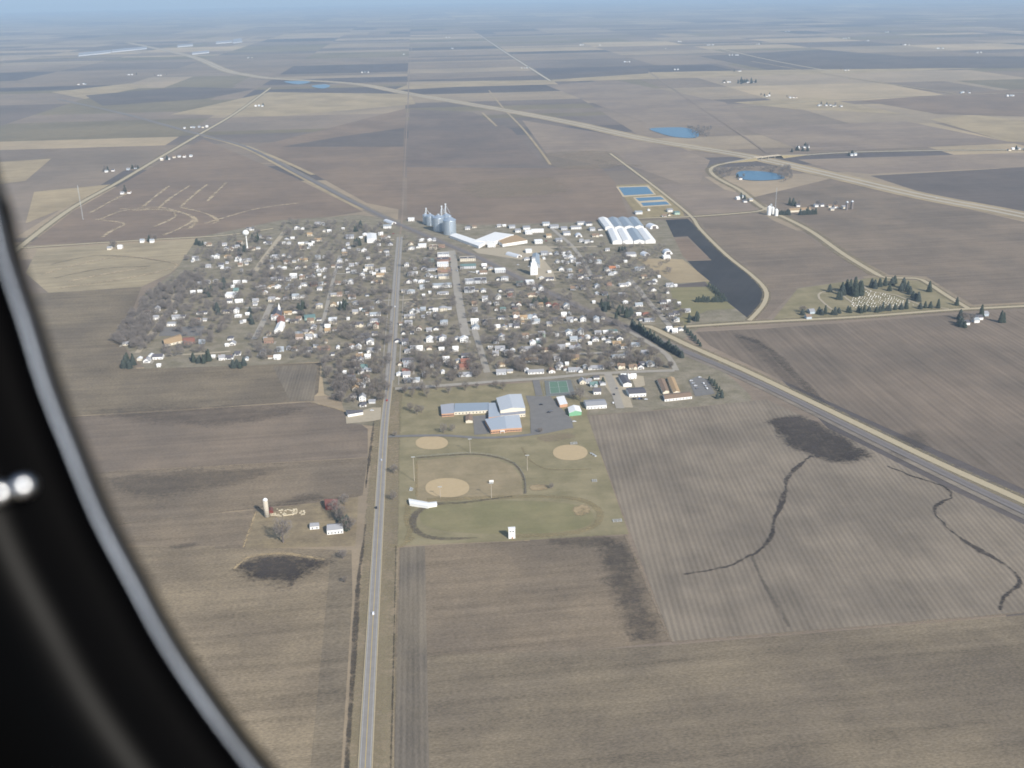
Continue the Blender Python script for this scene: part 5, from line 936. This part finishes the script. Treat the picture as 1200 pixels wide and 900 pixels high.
# ------------------------------------------------------------------ cemetery
sm = MB(); sm.add([(-.45,-.12,0),(.45,-.12,0),(.45,.12,0),(-.45,.12,0),(-.45,-.12,.75),(.45,-.12,.75),(.45,.12,.75),(-.45,.12,.75),(-.25,-.12,.98),(.25,-.12,.98),(.25,.12,.98),(-.25,.12,.98)], [(0,1,5,9,8,4),(2,3,7,11,10,6),(1,2,6,10,9,5),(3,0,4,8,11,7),(8,9,10,11)]); SM = sm.mesh('headstone', M('pale_granite', (.66,.65,.62), .7, .12, .4))
k = 0; pg = PL('995,352 1012,340 1040,345 1074,358 1050,362 1000,361')
cen = [P2(*q) for q in pg]; xs = [q[0] for q in cen]; ys = [q[1] for q in cen]; yy = min(ys)
while yy < max(ys):
    xx = min(xs)
    while xx < max(xs):
        if inside(xx, yy, cen) and random.random() < .8:
            o = obj('headstone', SM, None, (xx+random.uniform(-.6, .6), yy+random.uniform(-.4, .4), .2), random.uniform(-.1, .1)); s = random.choice((1, 1.2, 1.5, 1.8)); o.scale = (s, s, s); tag(o, 'pale headstone in the rows of the cemetery', 'headstone', 'headstones of the cemetery'); k += 1
        xx += 4.6
    yy += 7.5
road('cemetery_lane', '975,363 960,350 962,343 980,341 992,350 1003,358', 3.5, m_dirtlot, .26); road('cemetery_lane', '1010,334 1022,342 1050,346 1080,358 1112,362', 3.5, m_dirtlot, .26)

# ------------------------------------------------------------------ the aircraft window the photograph is taken through
def window_frame():
    D = .26                                   # metres in front of the lens
    px = PL('-6,190 3,215 10,240 23,297 47,367 73,450 100,517 133,597 173,673 213,747 267,827 323,900 390,975 500,1060 700,1120 1000,1110 1300,1000 1480,760 1520,350 1430,-80 1150,-420 650,-560 150,-520 -140,-300 -110,-40 -34,110')
    pts = np.array([[(a-600)/FPX*D, -(b-450)/FPX*D] for a, b in px]); c = catmull(pts, .006, True, 16); n = len(c)
    t = np.roll(c, -1, 0)-np.roll(c, 1, 0); t /= np.linalg.norm(t, axis=1)[:, None]; out = np.stack([t[:, 1], -t[:, 0]], 1)
    if (out*(c-c.mean(0))).sum() < 0: out = -out
    def sweep(prof):
        mb = MB(); k = len(prof)
        for i in range(n):
            for u, w in prof:
                q = c[i]+out[i]*(u+.0040); p = RM @ np.array([q[0], q[1], -(D-w)]); mb.v.append((p[0], p[1], p[2]))
        for i in range(n):
            j = (i+1) % n
            for e in range(k-1): mb.f.append((i*k+e, i*k+e+1, j*k+e+1, j*k+e))
        return mb
    t0 = thing('aircraft_window', 'dark aircraft window surround with a shiny curved rim', 'window frame', (0, 0, H))
    m_rim = M('rim_plastic', (.10,.115,.14), .3, .8, 18, .4, .5); m_seal = M('black_rubber', (.0012,.0012,.0014), .6, .2, 60, 0, .02); m_panel = M('black_trim', (.0012,.0012,.0013), .35, .2, 30, 0, .025)
    arc = [(.0009-.0010*math.cos(a), .0010*math.sin(a)) for a in np.linspace(-.4, 1.7, 8)]
    sweep([(.0006, -.0035)]+arc+[(.0022, -.003)]).build('rim', m_rim, t0, True)
    sweep([(.0022, -.0031), (.0065, -.006), (.012, -.004), (.016, .002), (.018, .004)]).build('seal', m_seal, t0, True)
    sweep([(.018, .0035), (.022, .007), (.030, .009), (.046, .010), (.052, .007), (.058, .012), (.10, .016), (.14, .017), (.14, -.02), (.004, -.02), (.0008, -.0036)]).build('trim_panel', m_panel, t0, True)
    for a, b in ((-2, 578), (25, 570)):
        q = np.array([(a-600)/FPX*(D-.012), -(b-450)/FPX*(D-.012), -(D-.012)]); s = MB(); s.lathe([(.0024, -.003), (.0024, .0004), (.0018, .0012), (.0007, .0017)], 14)
        o = s.build('screw', M('polished_steel', (.85,.85,.85), .32, .02, 50, 1, .5), t0, True); o.matrix_basis = Matrix.Translation((RM @ q).tolist()) @ Matrix(RM.tolist()).to_4x4()
window_frame()
